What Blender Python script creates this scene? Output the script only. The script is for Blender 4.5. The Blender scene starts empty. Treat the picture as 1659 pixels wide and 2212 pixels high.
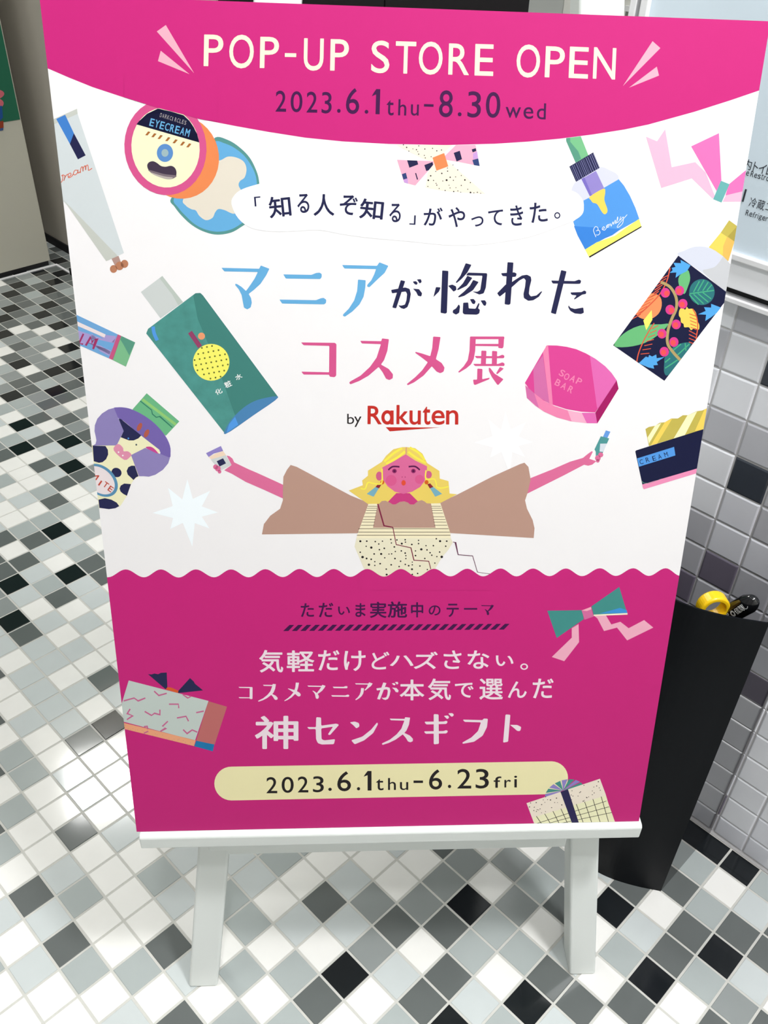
import bpy, bmesh, math, random
from mathutils import Vector, Matrix
from mathutils.geometry import tessellate_polygon

S = bpy.context.scene
COL = S.collection
T = 0.05                      # one floor tile (50 mm) in metres; the place is laid out in tiles
random.seed(7)

# ------------------------------------------------------------------ camera
CAM = dict(f=1959.358, cx=866.420, cy=1166.160,
           R=((0.707775, 0.705324, 0.039655), (0.462852, -0.420590, -0.780302), (-0.533687, 0.570633, -0.624144)),
           C=(12.354959, -3.606127, 24.896731))
Rm = Matrix(CAM['R']); Cc = Vector(CAM['C'])
cam_d = bpy.data.cameras.new('camera'); cam = bpy.data.objects.new('camera', cam_d); COL.objects.link(cam)
m = Matrix.Identity(4)
for r in range(3):
    m[r][0] = Rm[0][r]; m[r][1] = -Rm[1][r]; m[r][2] = -Rm[2][r]; m[r][3] = Cc[r] * T
cam.matrix_world = m
cam_d.sensor_fit = 'AUTO'; cam_d.sensor_width = 36.0
cam_d.lens = CAM['f'] / 2212 * 36.0
cam_d.shift_x = (1659 / 2 - CAM['cx']) / 2212
cam_d.shift_y = (CAM['cy'] - 2212 / 2) / 2212
cam_d.clip_start = 0.02; cam_d.clip_end = 50
S.camera = cam

# ------------------------------------------------------------------ light and exposure
S.view_settings.view_transform = 'Standard'; S.view_settings.look = 'None'
S.view_settings.gamma = 1.0; S.view_settings.use_curve_mapping = False
S.view_settings.exposure = 0.0
w = bpy.data.worlds.new('world'); S.world = w; w.use_nodes = True
w.node_tree.nodes['Background'].inputs[0].default_value = (0.95, 0.97, 1.0, 1)
w.node_tree.nodes['Background'].inputs[1].default_value = 0.3

def area(name, loc, target, size, power, color=(1, 1, 1)):
    ld = bpy.data.lights.new(name, 'AREA'); ld.shape = 'RECTANGLE'
    ld.size, ld.size_y = size[0] * T, size[1] * T; ld.energy = power; ld.color = color
    o = bpy.data.objects.new(name, ld); COL.objects.link(o)
    o.location = Vector(loc) * T
    o.rotation_euler = (Vector(target) - Vector(loc)).to_track_quat('-Z', 'Y').to_euler()
    return o
LIGHTS = [
    ('ceiling_lamp_light', (20, 9.5, 50.5), (10, 8, 8), (5, 5), 36, (1, 0.985, 1.0)),
    ('front_lamp_light', (17, -7, 51), (7, 6, 4), (2.5, 2.5), 11, (1, 1, 1)),
    ('ceiling_fill_light', (-12, -9, 51), (-10, -4, 0), (15, 15), 18, (1, 1, 0.98)),  # unseen fill light, added to brighten the floor in front
    ('rear_fill_light', (-42, 21, 51), (-20, 8, 0), (17, 7), 44, (1, 1, 0.98)),  # added fill for the left and rear floor, its reflection hidden behind the poster
]
for a in LIGHTS: area(*a)

# ------------------------------------------------------------------ materials
def lin(c): return c / 12.92 if c <= 0.04045 else ((c + 0.055) / 1.055) ** 2.4
def rgb(c, k=1.0): return tuple(min(0.95, lin(v / 255) * k) for v in c) + (1,)
MATS = {}
def mat(name, c, rough=0.5, ior=1.45, k=1.0, noise=0.0, nscale=40, metallic=0, bump=0.0):
    if name in MATS: return MATS[name]
    mt = bpy.data.materials.new(name); mt.use_nodes = True
    nt = mt.node_tree; b = nt.nodes['Principled BSDF']
    col = rgb(c, k)
    b.inputs['Base Color'].default_value = col
    b.inputs['Roughness'].default_value = rough; b.inputs['IOR'].default_value = ior
    b.inputs['Metallic'].default_value = metallic
    if noise or bump:
        tc = nt.nodes.new('ShaderNodeTexCoord'); n = nt.nodes.new('ShaderNodeTexNoise')
        n.inputs['Scale'].default_value = nscale; n.inputs['Detail'].default_value = 4
        nt.links.new(tc.outputs['Object'], n.inputs['Vector'])
        if noise:
            mx = nt.nodes.new('ShaderNodeMix'); mx.data_type = 'RGBA'
            mx.inputs[6].default_value = tuple(v * (1 - noise) for v in col[:3]) + (1,)
            mx.inputs[7].default_value = tuple(min(.95, v * (1 + noise)) for v in col[:3]) + (1,)
            nt.links.new(n.outputs['Fac'], mx.inputs[0]); nt.links.new(mx.outputs[2], b.inputs['Base Color'])
        if bump:
            bp = nt.nodes.new('ShaderNodeBump'); bp.inputs['Strength'].default_value = bump
            bp.inputs['Distance'].default_value = 0.002
            nt.links.new(n.outputs['Fac'], bp.inputs['Height']); nt.links.new(bp.outputs['Normal'], b.inputs['Normal'])
    MATS[name] = mt
    return mt

# ------------------------------------------------------------------ helpers (coordinates in tiles)
def tag(o, label=None, cat=None, group=None, kind=None):
    if label: o['label'] = label
    if cat: o['category'] = cat
    if group: o['group'] = group
    if kind: o['kind'] = kind
    return o
def thing(name, loc=(0, 0, 0), mw=None):
    o = bpy.data.objects.new(name, None); COL.objects.link(o); o.empty_display_size = 0.05
    if mw is not None: o.matrix_world = mw
    else: o.location = Vector(loc) * T
    return o
class MB:
    """collects faces (tile units) and links them as one mesh object"""
    def __init__(s): s.v = []; s.f = []; s.m = []; s.mats = []
    def mi(s, mt):
        if mt not in s.mats: s.mats.append(mt)
        return s.mats.index(mt)
    def face(s, pts, mt):
        b = len(s.v); s.v += [tuple(p) for p in pts]; s.f.append(tuple(range(b, b + len(pts)))); s.m.append(s.mi(mt))
    def box(s, a, b, mt, bev=0.0):
        x0, y0, z0 = a; x1, y1, z1 = b
        bm = bmesh.new(); bmesh.ops.create_cube(bm, size=1)
        for v in bm.verts:
            v.co = Vector((x0 + (v.co.x + .5) * (x1 - x0), y0 + (v.co.y + .5) * (y1 - y0), z0 + (v.co.z + .5) * (z1 - z0)))
        if bev: bmesh.ops.bevel(bm, geom=list(bm.edges), offset=bev, segments=2, profile=.5, affect='EDGES')
        s.bm(bm, mt)
    def bm(s, bm, mt, xf=None):
        b = len(s.v); bm.verts.index_update()
        s.v += [tuple(xf @ v.co if xf else v.co) for v in bm.verts]; i = s.mi(mt)
        for f in bm.faces: s.f.append(tuple(b + v.index for v in f.verts)); s.m.append(i)
        bm.free()
    def frame(s, path, prof, mt, cap=True):
        """loft: list of rings (lists of points)"""
        i = s.mi(mt); n = len(prof[0]); b = len(s.v)
        for r in prof: s.v += [tuple(p) for p in r]
        for k in range(len(prof) - 1):
            for j in range(n):
                s.f.append((b + k * n + j, b + k * n + (j + 1) % n, b + (k + 1) * n + (j + 1) % n, b + (k + 1) * n + j)); s.m.append(i)
        if cap:
            s.f.append(tuple(b + j for j in range(n))[::-1]); s.m.append(i)
            e = b + (len(prof) - 1) * n; s.f.append(tuple(e + j for j in range(n))); s.m.append(i)
    def build(s, name, parent=None, smooth=False, bevel=0):
        me = bpy.data.meshes.new(name)
        me.from_pydata([(x * T, y * T, z * T) for x, y, z in s.v], [], s.f)
        for mt in s.mats: me.materials.append(mt)
        me.polygons.foreach_set('material_index', s.m)
        if smooth: me.polygons.foreach_set('use_smooth', [True] * len(s.f))
        me.update()
        if smooth or bevel:
            bm = bmesh.new(); bm.from_mesh(me); bmesh.ops.remove_doubles(bm, verts=bm.verts, dist=1e-6)
            bmesh.ops.recalc_face_normals(bm, faces=bm.faces); bm.to_mesh(me); bm.free()
        o = bpy.data.objects.new(name, me); COL.objects.link(o)
        if parent is not None: o.parent = parent
        if bevel:
            md = o.modifiers.new('bevel', 'BEVEL'); md.width = bevel * T; md.segments = 3; md.limit_method = 'ANGLE'
        return o
# ------------------------------------------------------------------ the setting
YW = 15.897                                   # plane of the tiled wall
TW, TA, TB, TM, TD, TK = 'W', 'A', 'B', 'M', 'D', 'K'
FLOOR_COL = dict(W=(236, 236, 232), A=(196, 203, 203), B=(168, 176, 175), M=(142, 148, 147), D=(98, 103, 102), K=(22, 26, 29))
def tile_mat(pre, c, rough, bump): return mat(pre + '_' + c, FLOOR_COL[c], rough, 1.5, 1.0, 0.035, 30, 0, bump)
FM = {c: tile_mat('floor_glaze', c, 0.09, 0.03) for c in 'WABMDK'}
WALL_COL = dict(W=(240, 240, 240), A=(238, 240, 246), B=(228, 230, 238), M=(194, 195, 202), D=(120, 114, 130), K=(60, 65, 74))
WM = {c: mat('wall_glaze_' + c, WALL_COL[c], .2, 1.5, 1.0, .03, 30, 0, .04) for c in 'WABMDK'}
grout = mat('grout', (196, 196, 190), 0.8, noise=.08, nscale=60)
wgrout = mat('wall_grout', (205, 204, 206), 0.7, noise=.06, nscale=60)
# glaze of the tiles, row by row (row j along the wall direction, first tile index i0)
ROWS = {-3: (-3, 'WW'), -2: (-5, 'LWLWW'.replace('L', 'A')), -1: (-7, 'BWDADBWA'), 0: (-9, 'WBWWABWWBWD'),
 1: (-11, 'WBBWWDWWWWDAWB'), 2: (-13, 'WWAWWAAWAWBAWWBWB'), 3: (-15, 'AWAAAADWWWWWAWBBWBDW'),
 4: (-18, 'MBKDAAWAWKWWWWWWBAWAWKWB'), 5: (-20, 'DDKAWAWAWDAWWWWWWWABWDAMADK'),
 6: (-22, 'ADWDABDWAWWWWWWWWWWBWAMDWDAB'), 7: (-24, 'AWWBDAWKAAWWAWBWAWMWWMDBWKA'.replace('AWBWAWMWW', 'AWBWAWMWW')),
 8: (-26, 'WBWAWBKABDDWAWBWAWMWABWMKBBDDW'), 9: (-28, 'MDWWWBDBWBWMADWAKWBWABWDWKMADMWMWADWDW'),
 10: (-30, 'AWBKWDADWWBWADWMKAWBWAMWDAWMWBMWMBDWBKWD'), 11: (-32, 'WBWKADABKDAWMADWBKWAMWADWAMWBDAWWMWKADBM'),
 12: (-34, 'AMKBBDWDKAWMADWBKWAMWADWAMWBDAWKWBDWADWDKA'), 13: (-36, 'WBMDDMDBDMDDAWMKAWBWAMWDAWMWBMWMBDAWKMWWDDBDD'),
 14: (-38, 'AWDKWDBKDWMWADKAWMBWADWBKWAMWADWAMWBDAWKWBKMKABWA'), 15: (-40, 'DKMDMMMKMDMWBWADKAWMBWADWBKWAMWADWAMWBDAWKWBMKKKKB'),
 16: (-42, 'MKDWMBMWMKDKAWMB'), 17: (-45, 'AMMKDMDWMWKBDAWM'), 18: (-47, 'DWMKDDMKMKBBDAWM'), 19: (-49, 'MBDDKDBMKDDDMAWK'),
 20: (-46, 'MBDKDDMDMAKW'), 21: (-46, 'KDKMBMDMK'), 22: (-47, 'BDKDDMKB'), 23: (-49, 'BDKDMDMK'), 24: (-49, 'DAMDKMDB')}
FIX = {(1, 7): 'W', (2, 7): 'W', (3, 7): 'M', (4, 7): 'D', (5, 7): 'B', (6, 7): 'W', (7, 7): 'K', (8, 7): 'A', (0, 7): 'W',
 (1, 8): 'A', (2, 8): 'W', (3, 8): 'M', (4, 8): 'K', (5, 8): 'B', (6, 8): 'B', (7, 8): 'D', (8, 8): 'D', (9, 8): 'W',
 (2, 9): 'D', (3, 9): 'M', (4, 9): 'W', (5, 9): 'M', (6, 9): 'W', (7, 9): 'A', (8, 9): 'W', (9, 9): 'D', (10, 9): 'W',
 (3, 10): 'W', (4, 10): 'M', (5, 10): 'B', (6, 10): 'D', (7, 10): 'W', (8, 10): 'B', (9, 10): 'K', (10, 10): 'W', (11, 10): 'D',
 (4, 11): 'W', (5, 11): 'M', (6, 11): 'W', (7, 11): 'K', (8, 11): 'A', (9, 11): 'D', (10, 11): 'B', (11, 11): 'M',
 (5, 12): 'W', (6, 12): 'A', (7, 12): 'D', (8, 12): 'W', (9, 12): 'D', (10, 12): 'K', (11, 12): 'A',
 (6, 13): 'M', (7, 13): 'B', (8, 13): 'D', (9, 13): 'B', (10, 13): 'D', (11, 13): 'D',
 (6, 14): 'D', (7, 14): 'D', (8, 14): 'B', (9, 14): 'W', (10, 14): 'A', (11, 14): 'D',
 (6, 15): 'M', (7, 15): 'K', (8, 15): 'K', (9, 15): 'K', (10, 15): 'B',
 (-1, 3): 'B', (0, 3): 'B', (1, 3): 'W', (2, 3): 'B', (3, 3): 'D', (4, 3): 'W', (-2, 3): 'W', (-3, 3): 'A', (-4, 3): 'W',
 (-3, 4): 'W', (-2, 4): 'A', (-1, 4): 'A', (0, 4): 'W', (1, 4): 'A', (2, 4): 'W', (3, 4): 'K', (4, 4): 'W', (5, 4): 'B',
 (-2, 5): 'A', (-1, 5): 'B', (0, 5): 'W', (1, 5): 'D', (2, 5): 'A', (3, 5): 'M', (4, 5): 'A', (5, 5): 'D', (6, 5): 'K',
 (-1, 6): 'B', (0, 6): 'W', (1, 6): 'A', (2, 6): 'M', (3, 6): 'D', (4, 6): 'W', (5, 6): 'D', (6, 6): 'A', (7, 6): 'B',
 (-17, 4): 'M', (-16, 4): 'K', (-15, 4): 'D', (-25, 13): 'D', (-27, 14): 'W', (-29, 15): 'W', (-31, 16): 'K', (-33, 17): 'D',
 (-7, 0): 'W', (-6, 0): 'W', (-46, 18): 'W', (-47, 23): 'K', (-46, 23): 'D', (-48, 24): 'M'}
rt = random.Random(11)
def floor_class(i, j):
    if (i, j) in FIX: return FIX[(i, j)]
    if j in ROWS:
        i0, s = ROWS[j]
        if i0 <= i < i0 + len(s): return s[i - i0]
    return rt.choice('WWWAABBMDDK')
def tile(mb, o, u, v, n, w, h, mt, gap=.029, bev=.018, hh=.03):
    """one bevelled tile: corner o, along u (w) and v (h), face towards n; top of the tile lies on the plane of o"""
    o = Vector(o); u = Vector(u); v = Vector(v); n = Vector(n)
    def q(g, d): return [o + u * g + v * g - n * d, o + u * (w - g) + v * g - n * d, o + u * (w - g) + v * (h - g) - n * d, o + u * g + v * (h - g) - n * d]
    a = q(gap, hh); b = q(gap + bev * .35, hh * .3); c = q(gap + bev, 0)
    for lo, hi in ((a, b), (b, c)):
        for k in range(4): mb.face([lo[k], lo[(k + 1) % 4], hi[(k + 1) % 4], hi[k]], mt)
    mb.face(c, mt)
X0, X1, Y0, Y1, ZC = -58, 34, -34, 24.7, 52
mb = MB()
for j in range(Y0, 25):
    for i in range(X0, X1):
        if j == 15 and i >= 0: tile(mb, (i, j, 0), (1, 0, 0), (0, 1, 0), (0, 0, 1), 1, .88, FM[floor_class(i, j)])
        elif j > 15 and i >= 0: continue
        elif j == 24: tile(mb, (i, j, 0), (1, 0, 0), (0, 1, 0), (0, 0, 1), 1, .68, FM[floor_class(i, j)])
        else: tile(mb, (i, j, 0), (1, 0, 0), (0, 1, 0), (0, 0, 1), 1, 1, FM[floor_class(i, j)])
mb.face([(X0, Y0, -.02), (X1, Y0, -.02), (X1, Y1, -.02), (X0, Y1, -.02)], grout)
floor = tag(mb.build('floor'), kind='structure')
# tiled wall beside the poster: rows of glaze from below upwards, columns from X=-.725 to the right
WCOL = {(-2, 8): 'A', (-1, 8): 'M', (0, 8): 'M', (-2, 7): 'M', (-1, 7): 'A', (0, 7): 'K', (-2, 6): 'A', (-1, 6): 'A', (0, 6): 'A',
 (-2, 5): 'M', (-1, 5): 'M', (0, 5): 'M', (1, 5): 'M', (-1, 4): 'A', (0, 4): 'K', (1, 4): 'M', (-1, 3): 'A', (0, 3): 'B', (1, 3): 'M',
 (-1, 2): 'M', (0, 2): 'B', (1, 2): 'B', (-1, 1): 'M', (0, 1): 'D', (1, 1): 'M', (2, 1): 'B', (-1, 0): 'D', (0, 0): 'M', (1, 0): 'M', (2, 0): 'M',
 (-1, -1): 'D', (0, -1): 'M', (1, -1): 'A', (2, -1): 'B', (3, -8): 'B', (3, -7): 'A', (3, -6): 'A', (3, -5): 'A', (3, -4): 'A', (3, -3): 'A', (3, -2): 'D', (3, -1): 'B', (3, 0): 'M',
 (4, -8): 'B', (4, -7): 'B', (4, -6): 'A', (4, -5): 'A', (5, -8): 'B', (5, -7): 'A'}
mb = MB(); PZ = .99169; ZB = 7.8867 - 8 * PZ
for c in range(-6, 29):
    for k in range(-8, 9):
        x = 5.2753 + c; z = 7.8867 + k * PZ; h = PZ
        if x > X1 - .5: continue
        wd = 1.0
        if x < .2: x2 = x + 1; x = .45; wd = x2 - x
        if wd < .1: continue
        if k == -8: z = .12; h = 7.8867 - 7 * PZ - z
        if k == 8: h = 16.56 - z
        g = WCOL.get((c, k)) or rt.choice('AABBBMMMDK')
        tile(mb, (x, YW, z), (1, 0, 0), (0, 0, 1), (0, -1, 0), wd, h, WM[g], gap=.02, bev=.045, hh=.032)
mb.face([(.45, YW + .03, 0), (X1, YW + .03, 0), (X1, YW + .03, 16.56), (.45, YW + .03, 16.56)], wgrout)
# sloping bead of grout where the wall meets the floor
mb.face([(.45, YW - .02, 0), (X1, YW - .02, 0), (X1, YW + .028, .14), (.45, YW + .028, .14)], wgrout)
shopgrey = mat('wall_grey', (150, 148, 146), .7)
wall_w = mat('wall_white', (222, 222, 216), 0.6, noise=.03, nscale=8)
mb.box((0.05, YW + .08, 0), (X1, YW + .4, ZC), wall_w)
tag(mb.build('wall_right'), kind='structure')
metal_w = mat('frame_white', (232, 232, 234), 0.35)
metal_g = mat('frame_grey', (244, 245, 249), 0.4)
gapblack = mat('gap_black', (22, 22, 25), 0.7)
# ledge, grey rail and white frame of the wall cabinet of glass panels above the tiles
mb = MB()
mb.box((.45, YW - .28, 16.56), (X1, YW + .04, 16.68), metal_w, .02)
tag(mb.build('trim_1'), kind='structure')
mb = MB(); mb.box((.45, YW - .02, 16.69), (X1, YW + .05, 16.86), gapblack); tag(mb.build('trim_2'), kind='structure')
# back wall, its doors and the rest of the shell
beige = mat('wall_beige', (196, 190, 178), 0.75, noise=.03, nscale=10)
mb = MB(); mb.box((X0, Y1, 0), (-27.5, Y1 + 1, ZC), beige)
mb.box((-9.4, Y1 - .05, 0), (-8.0, Y1 + 1, ZC), mat('jamb_grey', (176, 179, 176), .5))
mb.box((-8.0, Y1, 0), (-5.6, Y1 + 1, ZC), wall_w); mb.box((-5.6, Y1, 20.45), (0.05, Y1 + 1, ZC), wall_w)
mb.box((-5.6, Y1 + .3, 0), (0.05, Y1 + 1, 20.45), mat('niche_dark', (38, 30, 42), .6))
mb.box((-27.5, Y1, 44), (-9.4, Y1 + 1, ZC), beige); mb.box((-9.4, Y1 - .1, 26), (0.0, Y1, ZC), mat('reflection_dark', (30, 27, 30), .5))  # unseen black slab added high up so the floor tiles reflect something dark
tag(mb.build('wall_back'), kind='structure')
mb = MB(); mb.box((-27.5, Y1 + .1, 0), (-16.57, Y1 + .8, 44), mat('door_black', (30, 26, 30), .45)); mb.box((-16.5, Y1 + .1, 0), (-9.4, Y1 + .8, 44), mat('door_black', (0, 0, 0)))
tag(mb.build('door_1'), kind='structure')
mb = MB(); mb.box((X0, Y1 - .12, 0), (-27.5, Y1, .55), gapblack); tag(mb.build('baseboard_back'), kind='structure')
mb = MB(); mb.box((-5.6, Y1 - .1, 20.35), (0, Y1 + .02, 20.5), metal_w); tag(mb.build('trim_3'), kind='structure')
mb = MB(); mb.box((-1.2 + 1.25, YW + .4, 0), (1.0, Y1, ZC), wall_w); tag(mb.build('wall_return'), kind='structure')
mb = MB(); mb.box((X0 - 1, Y0, 0), (X0, Y1 + 1, ZC), shopgrey); tag(mb.build('wall_left'), kind='structure')
mb = MB(); mb.box((X0 - 1, Y0 - 1, 0), (X1 + 1, Y0, ZC), shopgrey); tag(mb.build('wall_front'), kind='structure')
mb = MB(); mb.box((X1, Y0, 0), (X1 + 1, YW + 1, ZC), wall_w); tag(mb.build('wall_entry'), kind='structure')
mb = MB(); mb.box((X0 - 1, Y0 - 1, ZC), (X1 + 1, Y1 + 1, ZC + 1), mat('ceiling_white', (214, 214, 212), .8)); tag(mb.build('ceiling'), kind='structure')

# guide panel on the wall: frosted glass in a white frame
gp = thing('guide_panel', (5, YW, 16.87)); tag(gp, 'pale blue wall panel with black guide text, white-framed, above the grey tiles', 'sign')
def local(mb, loc):
    l = Vector(loc); mb.v = [tuple(Vector(p) - l) for p in mb.v]; return mb
L = (5, YW, 16.87)
mb = MB(); mb.box((.51, YW - .25, 16.87), (X1 - 12, YW + .04, 17.5), metal_g, .02); local(mb, L).build('bottom_rail', gp)
mb = MB()
mb.box((.51, YW - .33, 17.5), (X1 - 12, YW + .04, 17.66), metal_w, .03)
mb.box((.51, YW - .33, 17.66), (.71, YW + .04, 40), metal_w, .03)
mb.box((.51, YW - .33, 40), (X1 - 12, YW + .04, 40.2), metal_w, .03)
mb.box((.24, YW - .3, 16.87), (.41, YW + .3, 40.2), metal_w, .02)
mb.box((.41, YW - .1, 16.87), (.51, YW + .04, 40.2), mat('frame_shadow_gap', (140, 138, 145), .6))
local(mb, L).build('frame', gp)
glass = mat('frosted_panel', (212, 226, 236), 0.28, noise=.03, nscale=5)
mb = MB(); mb.box((.71, YW - .22, 17.66), (X1 - 12.1, YW + .04, 40), glass); local(mb, L).build('panel', gp)
GP = (gp, L)

# white floor track at the foot of the display partition
mb = MB()
mb.box((-46.0, 18, 0), (-45.85, 22.9, .06), metal_w); mb.box((-46.0, 22.9, 0), (-41.5, 23.05, .06), metal_w)
tag(mb.build('trim_4'), kind='structure')
mb = MB(); mb.box((-43.9, 22.85, 0), (-43.6, 23.1, .45), gapblack); tag(mb.build('trim_5'), kind='structure')
# display partition on the far left
dp = thing('display_partition', (-46.2, 19, 0)); tag(dp, 'pale grey display partition with a green picture, at the far left', 'partition')
part_m = mat('partition_grey', (188, 186, 172), .6, noise=.02, nscale=6)
L2 = (-46.2, 19, 0)
mb = MB(); mb.box((-55, 12, .3), (-46.2, 22.75, 46), part_m, .04); local(mb, L2).build('panel', dp)
mb = MB(); mb.box((-54.9, 12.1, 0), (-46.25, 22.6, .3), gapblack); local(mb, L2).build('shadow_gap_strip', dp)  # black strip stands for the shade in the gap under the partition
def facep(pts, mt, off, mb):   # flat print on the partition's face, points (Y, Z)
    tri = tessellate_polygon([[Vector((y, z, 0)) for y, z in pts]])
    for t in tri: mb.face([(-46.2 + off, pts[k][0], pts[k][1]) for k in t], mt)
green = mat('picture_green', (22, 96, 70), .5)
mb = MB(); mb.box((-46.2, 12.2, 9.28), (-46.15, 22.66, 40), green); local(mb, L2).build('picture', dp)
mb = MB()
import math as _m
def lump(cy, cz, ry, rz): return [(cy + ry * _m.cos(a * _m.pi / 12), cz + rz * _m.sin(a * _m.pi / 12)) for a in range(24)]
pinkm = mat('picture_pink', (196, 96, 108), .5)
for k, q in enumerate(((21.35, 10.85, .66, .28), (21.3, 10.35, .55, .3), (20.7, 10.6, .9, .6))): facep(lump(*q), pinkm, .06 + k * .004, mb)
facep([(19.0, 9.3), (21.3, 9.33), (21.6, 9.55), (21.7, 10.2), (19, 10.2)], mat('picture_blue', (10, 72, 140), .5), .08, mb)
facep([(19.0, 8.95), (21.5, 8.98), (21.58, 9.36), (19, 9.36)], mat('picture_rust', (140, 50, 20), .5), .085, mb)
facep([(19.0, 8.8), (21.45, 8.84), (21.5, 9.0), (19, 9.0)], mat('picture_navy', (50, 80, 130), .5), .07, mb)
local(mb, L2).build('picture_print', dp)
# ------------------------------------------------------------------ easel
PXv = Vector((0.671635, 0.740882, 0.000000)); PUv = Vector((-0.192258, 0.174288, 0.965744)); PO = Vector((0.294739, 1.079799, 6.801589)); PWID = 11.5161; PHGT = 16.2862
PNv = PXv.cross(PUv).normalized(); NH = Vector((PXv.y, -PXv.x, 0)); OX = PO.dot(PXv)
def E3(x, n, z):   # easel frame: along the board, out towards the viewer (horizontal), up
    p = PXv * (x + OX) + NH * n; return Vector((p.x, p.y, z))
white_paint = mat('easel_white_paint', (226, 231, 228), .38, noise=.015, nscale=14)
base = E3(5.75, -1.5, 0)
mwE = Matrix.Translation(base * T)
easel = thing('display_easel', mw=mwE)
tag(easel, 'white painted wooden easel with splayed legs standing on the mosaic floor, holding the pink poster', 'easel')
def beam(mb, a0, b0, a1, b1, dep, mt):
    """tapered bar: bottom left/right a0,b0, top left/right a1,b1 (front edge points), depth vector dep"""
    lo = [a0, b0, b0 + dep, a0 + dep]; hi = [a1, b1, b1 + dep, a1 + dep]
    mb.frame(None, [lo, hi], mt)
def rel(mb): return local(mb, base)
sl = .25; bk = NH * -.85
def LP(x, z): return E3(x, -.2 - sl * z, z)
ztop = 26.5
def legx(x0, x1, z): return x0 + (x1 - x0) * z / 22.4
mb = MB(); beam(mb, LP(.48, 0), LP(1.25, 0), LP(legx(.48, 3.16, ztop), ztop), LP(legx(1.25, 3.95, ztop), ztop), bk, white_paint)
rel(mb).build('leg', easel, bevel=.07)
mb = MB(); beam(mb, LP(10.88, 0), LP(11.62, 0), LP(legx(10.88, 8.63, ztop), ztop), LP(legx(11.62, 9.42, ztop), ztop), bk, white_paint)
rel(mb).build('leg', easel, bevel=.07)
# third leg behind, hinged from the top cross bar
mb = MB(); a = E3(5.4, -16, 0); b = E3(6.15, -16, 0); c = E3(5.4, -6.3, 19.2); d = E3(6.15, -6.3, 19.2)
beam(mb, a, b, c, d, NH * -.6, white_paint); rel(mb).build('rear_leg', easel, bevel=.05)
def bar(x0, x1, n0, n1, z0, z1): 
    mb = MB(); P = [[E3(x, n0, z0), E3(x, n1, z0), E3(x, n1, z1), E3(x, n0, z1)] for x in (x0, x1)]
    mb.frame(None, P, white_paint); return rel(mb)
bar(3.2, 9.4, -6.3, -5.0, 18.0, 19.3).build('top_bar', easel, bevel=.05)
bar(1.3, 10.3, -2.0, -1.36, 4.45, 5.1).build('cross_bar', easel, bevel=.04)
# the tray: a shelf with a rounded front edge
mb = MB()
prof = [(-1.95, 6.79), (-.42, 6.79), (-.36, 6.73), (-.36, 6.36), (-.42, 6.3), (-1.95, 6.3)]
mb.frame(None, [[E3(x, n, z) for n, z in prof] for x in (.06, 11.58)], white_paint)
rel(mb).build('tray', easel, bevel=.035)

# ------------------------------------------------------------------ black bin with things in it
sat = mat('bin_satin_black', (7, 10, 15), .5, 1.25); glossb = mat('bin_gloss_black', (7, 8, 10), .03, 1.55)
BL = (5.895, 14.3, 0)
binE = thing('umbrella_bin', BL); tag(binE, 'tall black bin with a curved front and glossy flat sides, against the tiled wall', 'bin')
BH = 11.1; th = .045
half = [(0, 12.06), (.45, 12.09), (.9, 12.19), (1.35, 12.38), (1.8, 12.63), (2.1, 12.83), (2.33, 12.98)]
arc = [(5.895 - x, y) for x, y in reversed(half)] + [(5.895 + x, y) for x, y in half[1:]]
def smooth_open(pts, n=4):
    out = []
    P = [pts[0]] + list(pts) + [pts[-1]]
    for i in range(1, len(P) - 2):
        for k in range(n):
            t = k / n; a, b, c, d = P[i - 1], P[i], P[i + 1], P[i + 2]
            out.append(tuple(.5 * ((2 * b[m]) + (-a[m] + c[m]) * t + (2 * a[m] - 5 * b[m] + 4 * c[m] - d[m]) * t * t + (-a[m] + 3 * b[m] - 3 * c[m] + d[m]) * t ** 3) for m in range(len(b))))
    out.append(tuple(pts[-1])); return out
arc = smooth_open(arc)
inner = []
for i, (x, y) in enumerate(arc):
    a = Vector(arc[max(0, i - 1)]); b = Vector(arc[min(len(arc) - 1, i + 1)]); d = (b - a).normalized(); inner.append((x - d.y * th, y + d.x * th))
mb = MB(); ring0 = [(x, y, 0) for x, y in arc] + [(x, y, 0) for x, y in reversed(inner)]
mb.frame(None, [ring0, [(x, y, BH) for x, y, _ in ring0]], sat); local(mb, BL).build('front_panel', binE)
for s in (-1, 1):
    x = 5.895 + s * 2.33; mb = MB(); mb.box((min(x, x - s * th), 12.98, 0), (max(x, x - s * th), YW - .001, BH), glossb); local(mb, BL).build('side_panel', binE)
mb = MB(); n = len(arc); bt = [(x, y) for x, y in inner] + [(5.895 + 2.28, YW - .05), (5.895 - 2.28, YW - .05)]
mb.frame(None, [[(x, y, .02) for x, y in bt], [(x, y, .12) for x, y in bt]], sat); local(mb, BL).build('base', binE)

def tube(mb, pts, rad, mt, n=14):
    rings = []
    for i, p in enumerate(pts):
        p = Vector(p); a = Vector(pts[max(0, i - 1)]); b = Vector(pts[min(len(pts) - 1, i + 1)]); d = (b - a).normalized()
        u = d.cross(Vector((0, 1, .13))).normalized(); v = d.cross(u)
        r = rad[i] if isinstance(rad, (list, tuple)) else rad
        ru, rv = r if isinstance(r, (list, tuple)) else (r, r)
        rings.append([p + u * ru * math.cos(2 * math.pi * k / n) + v * rv * math.sin(2 * math.pi * k / n) for k in range(n)])
    mb.frame(None, rings, mt)
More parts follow.
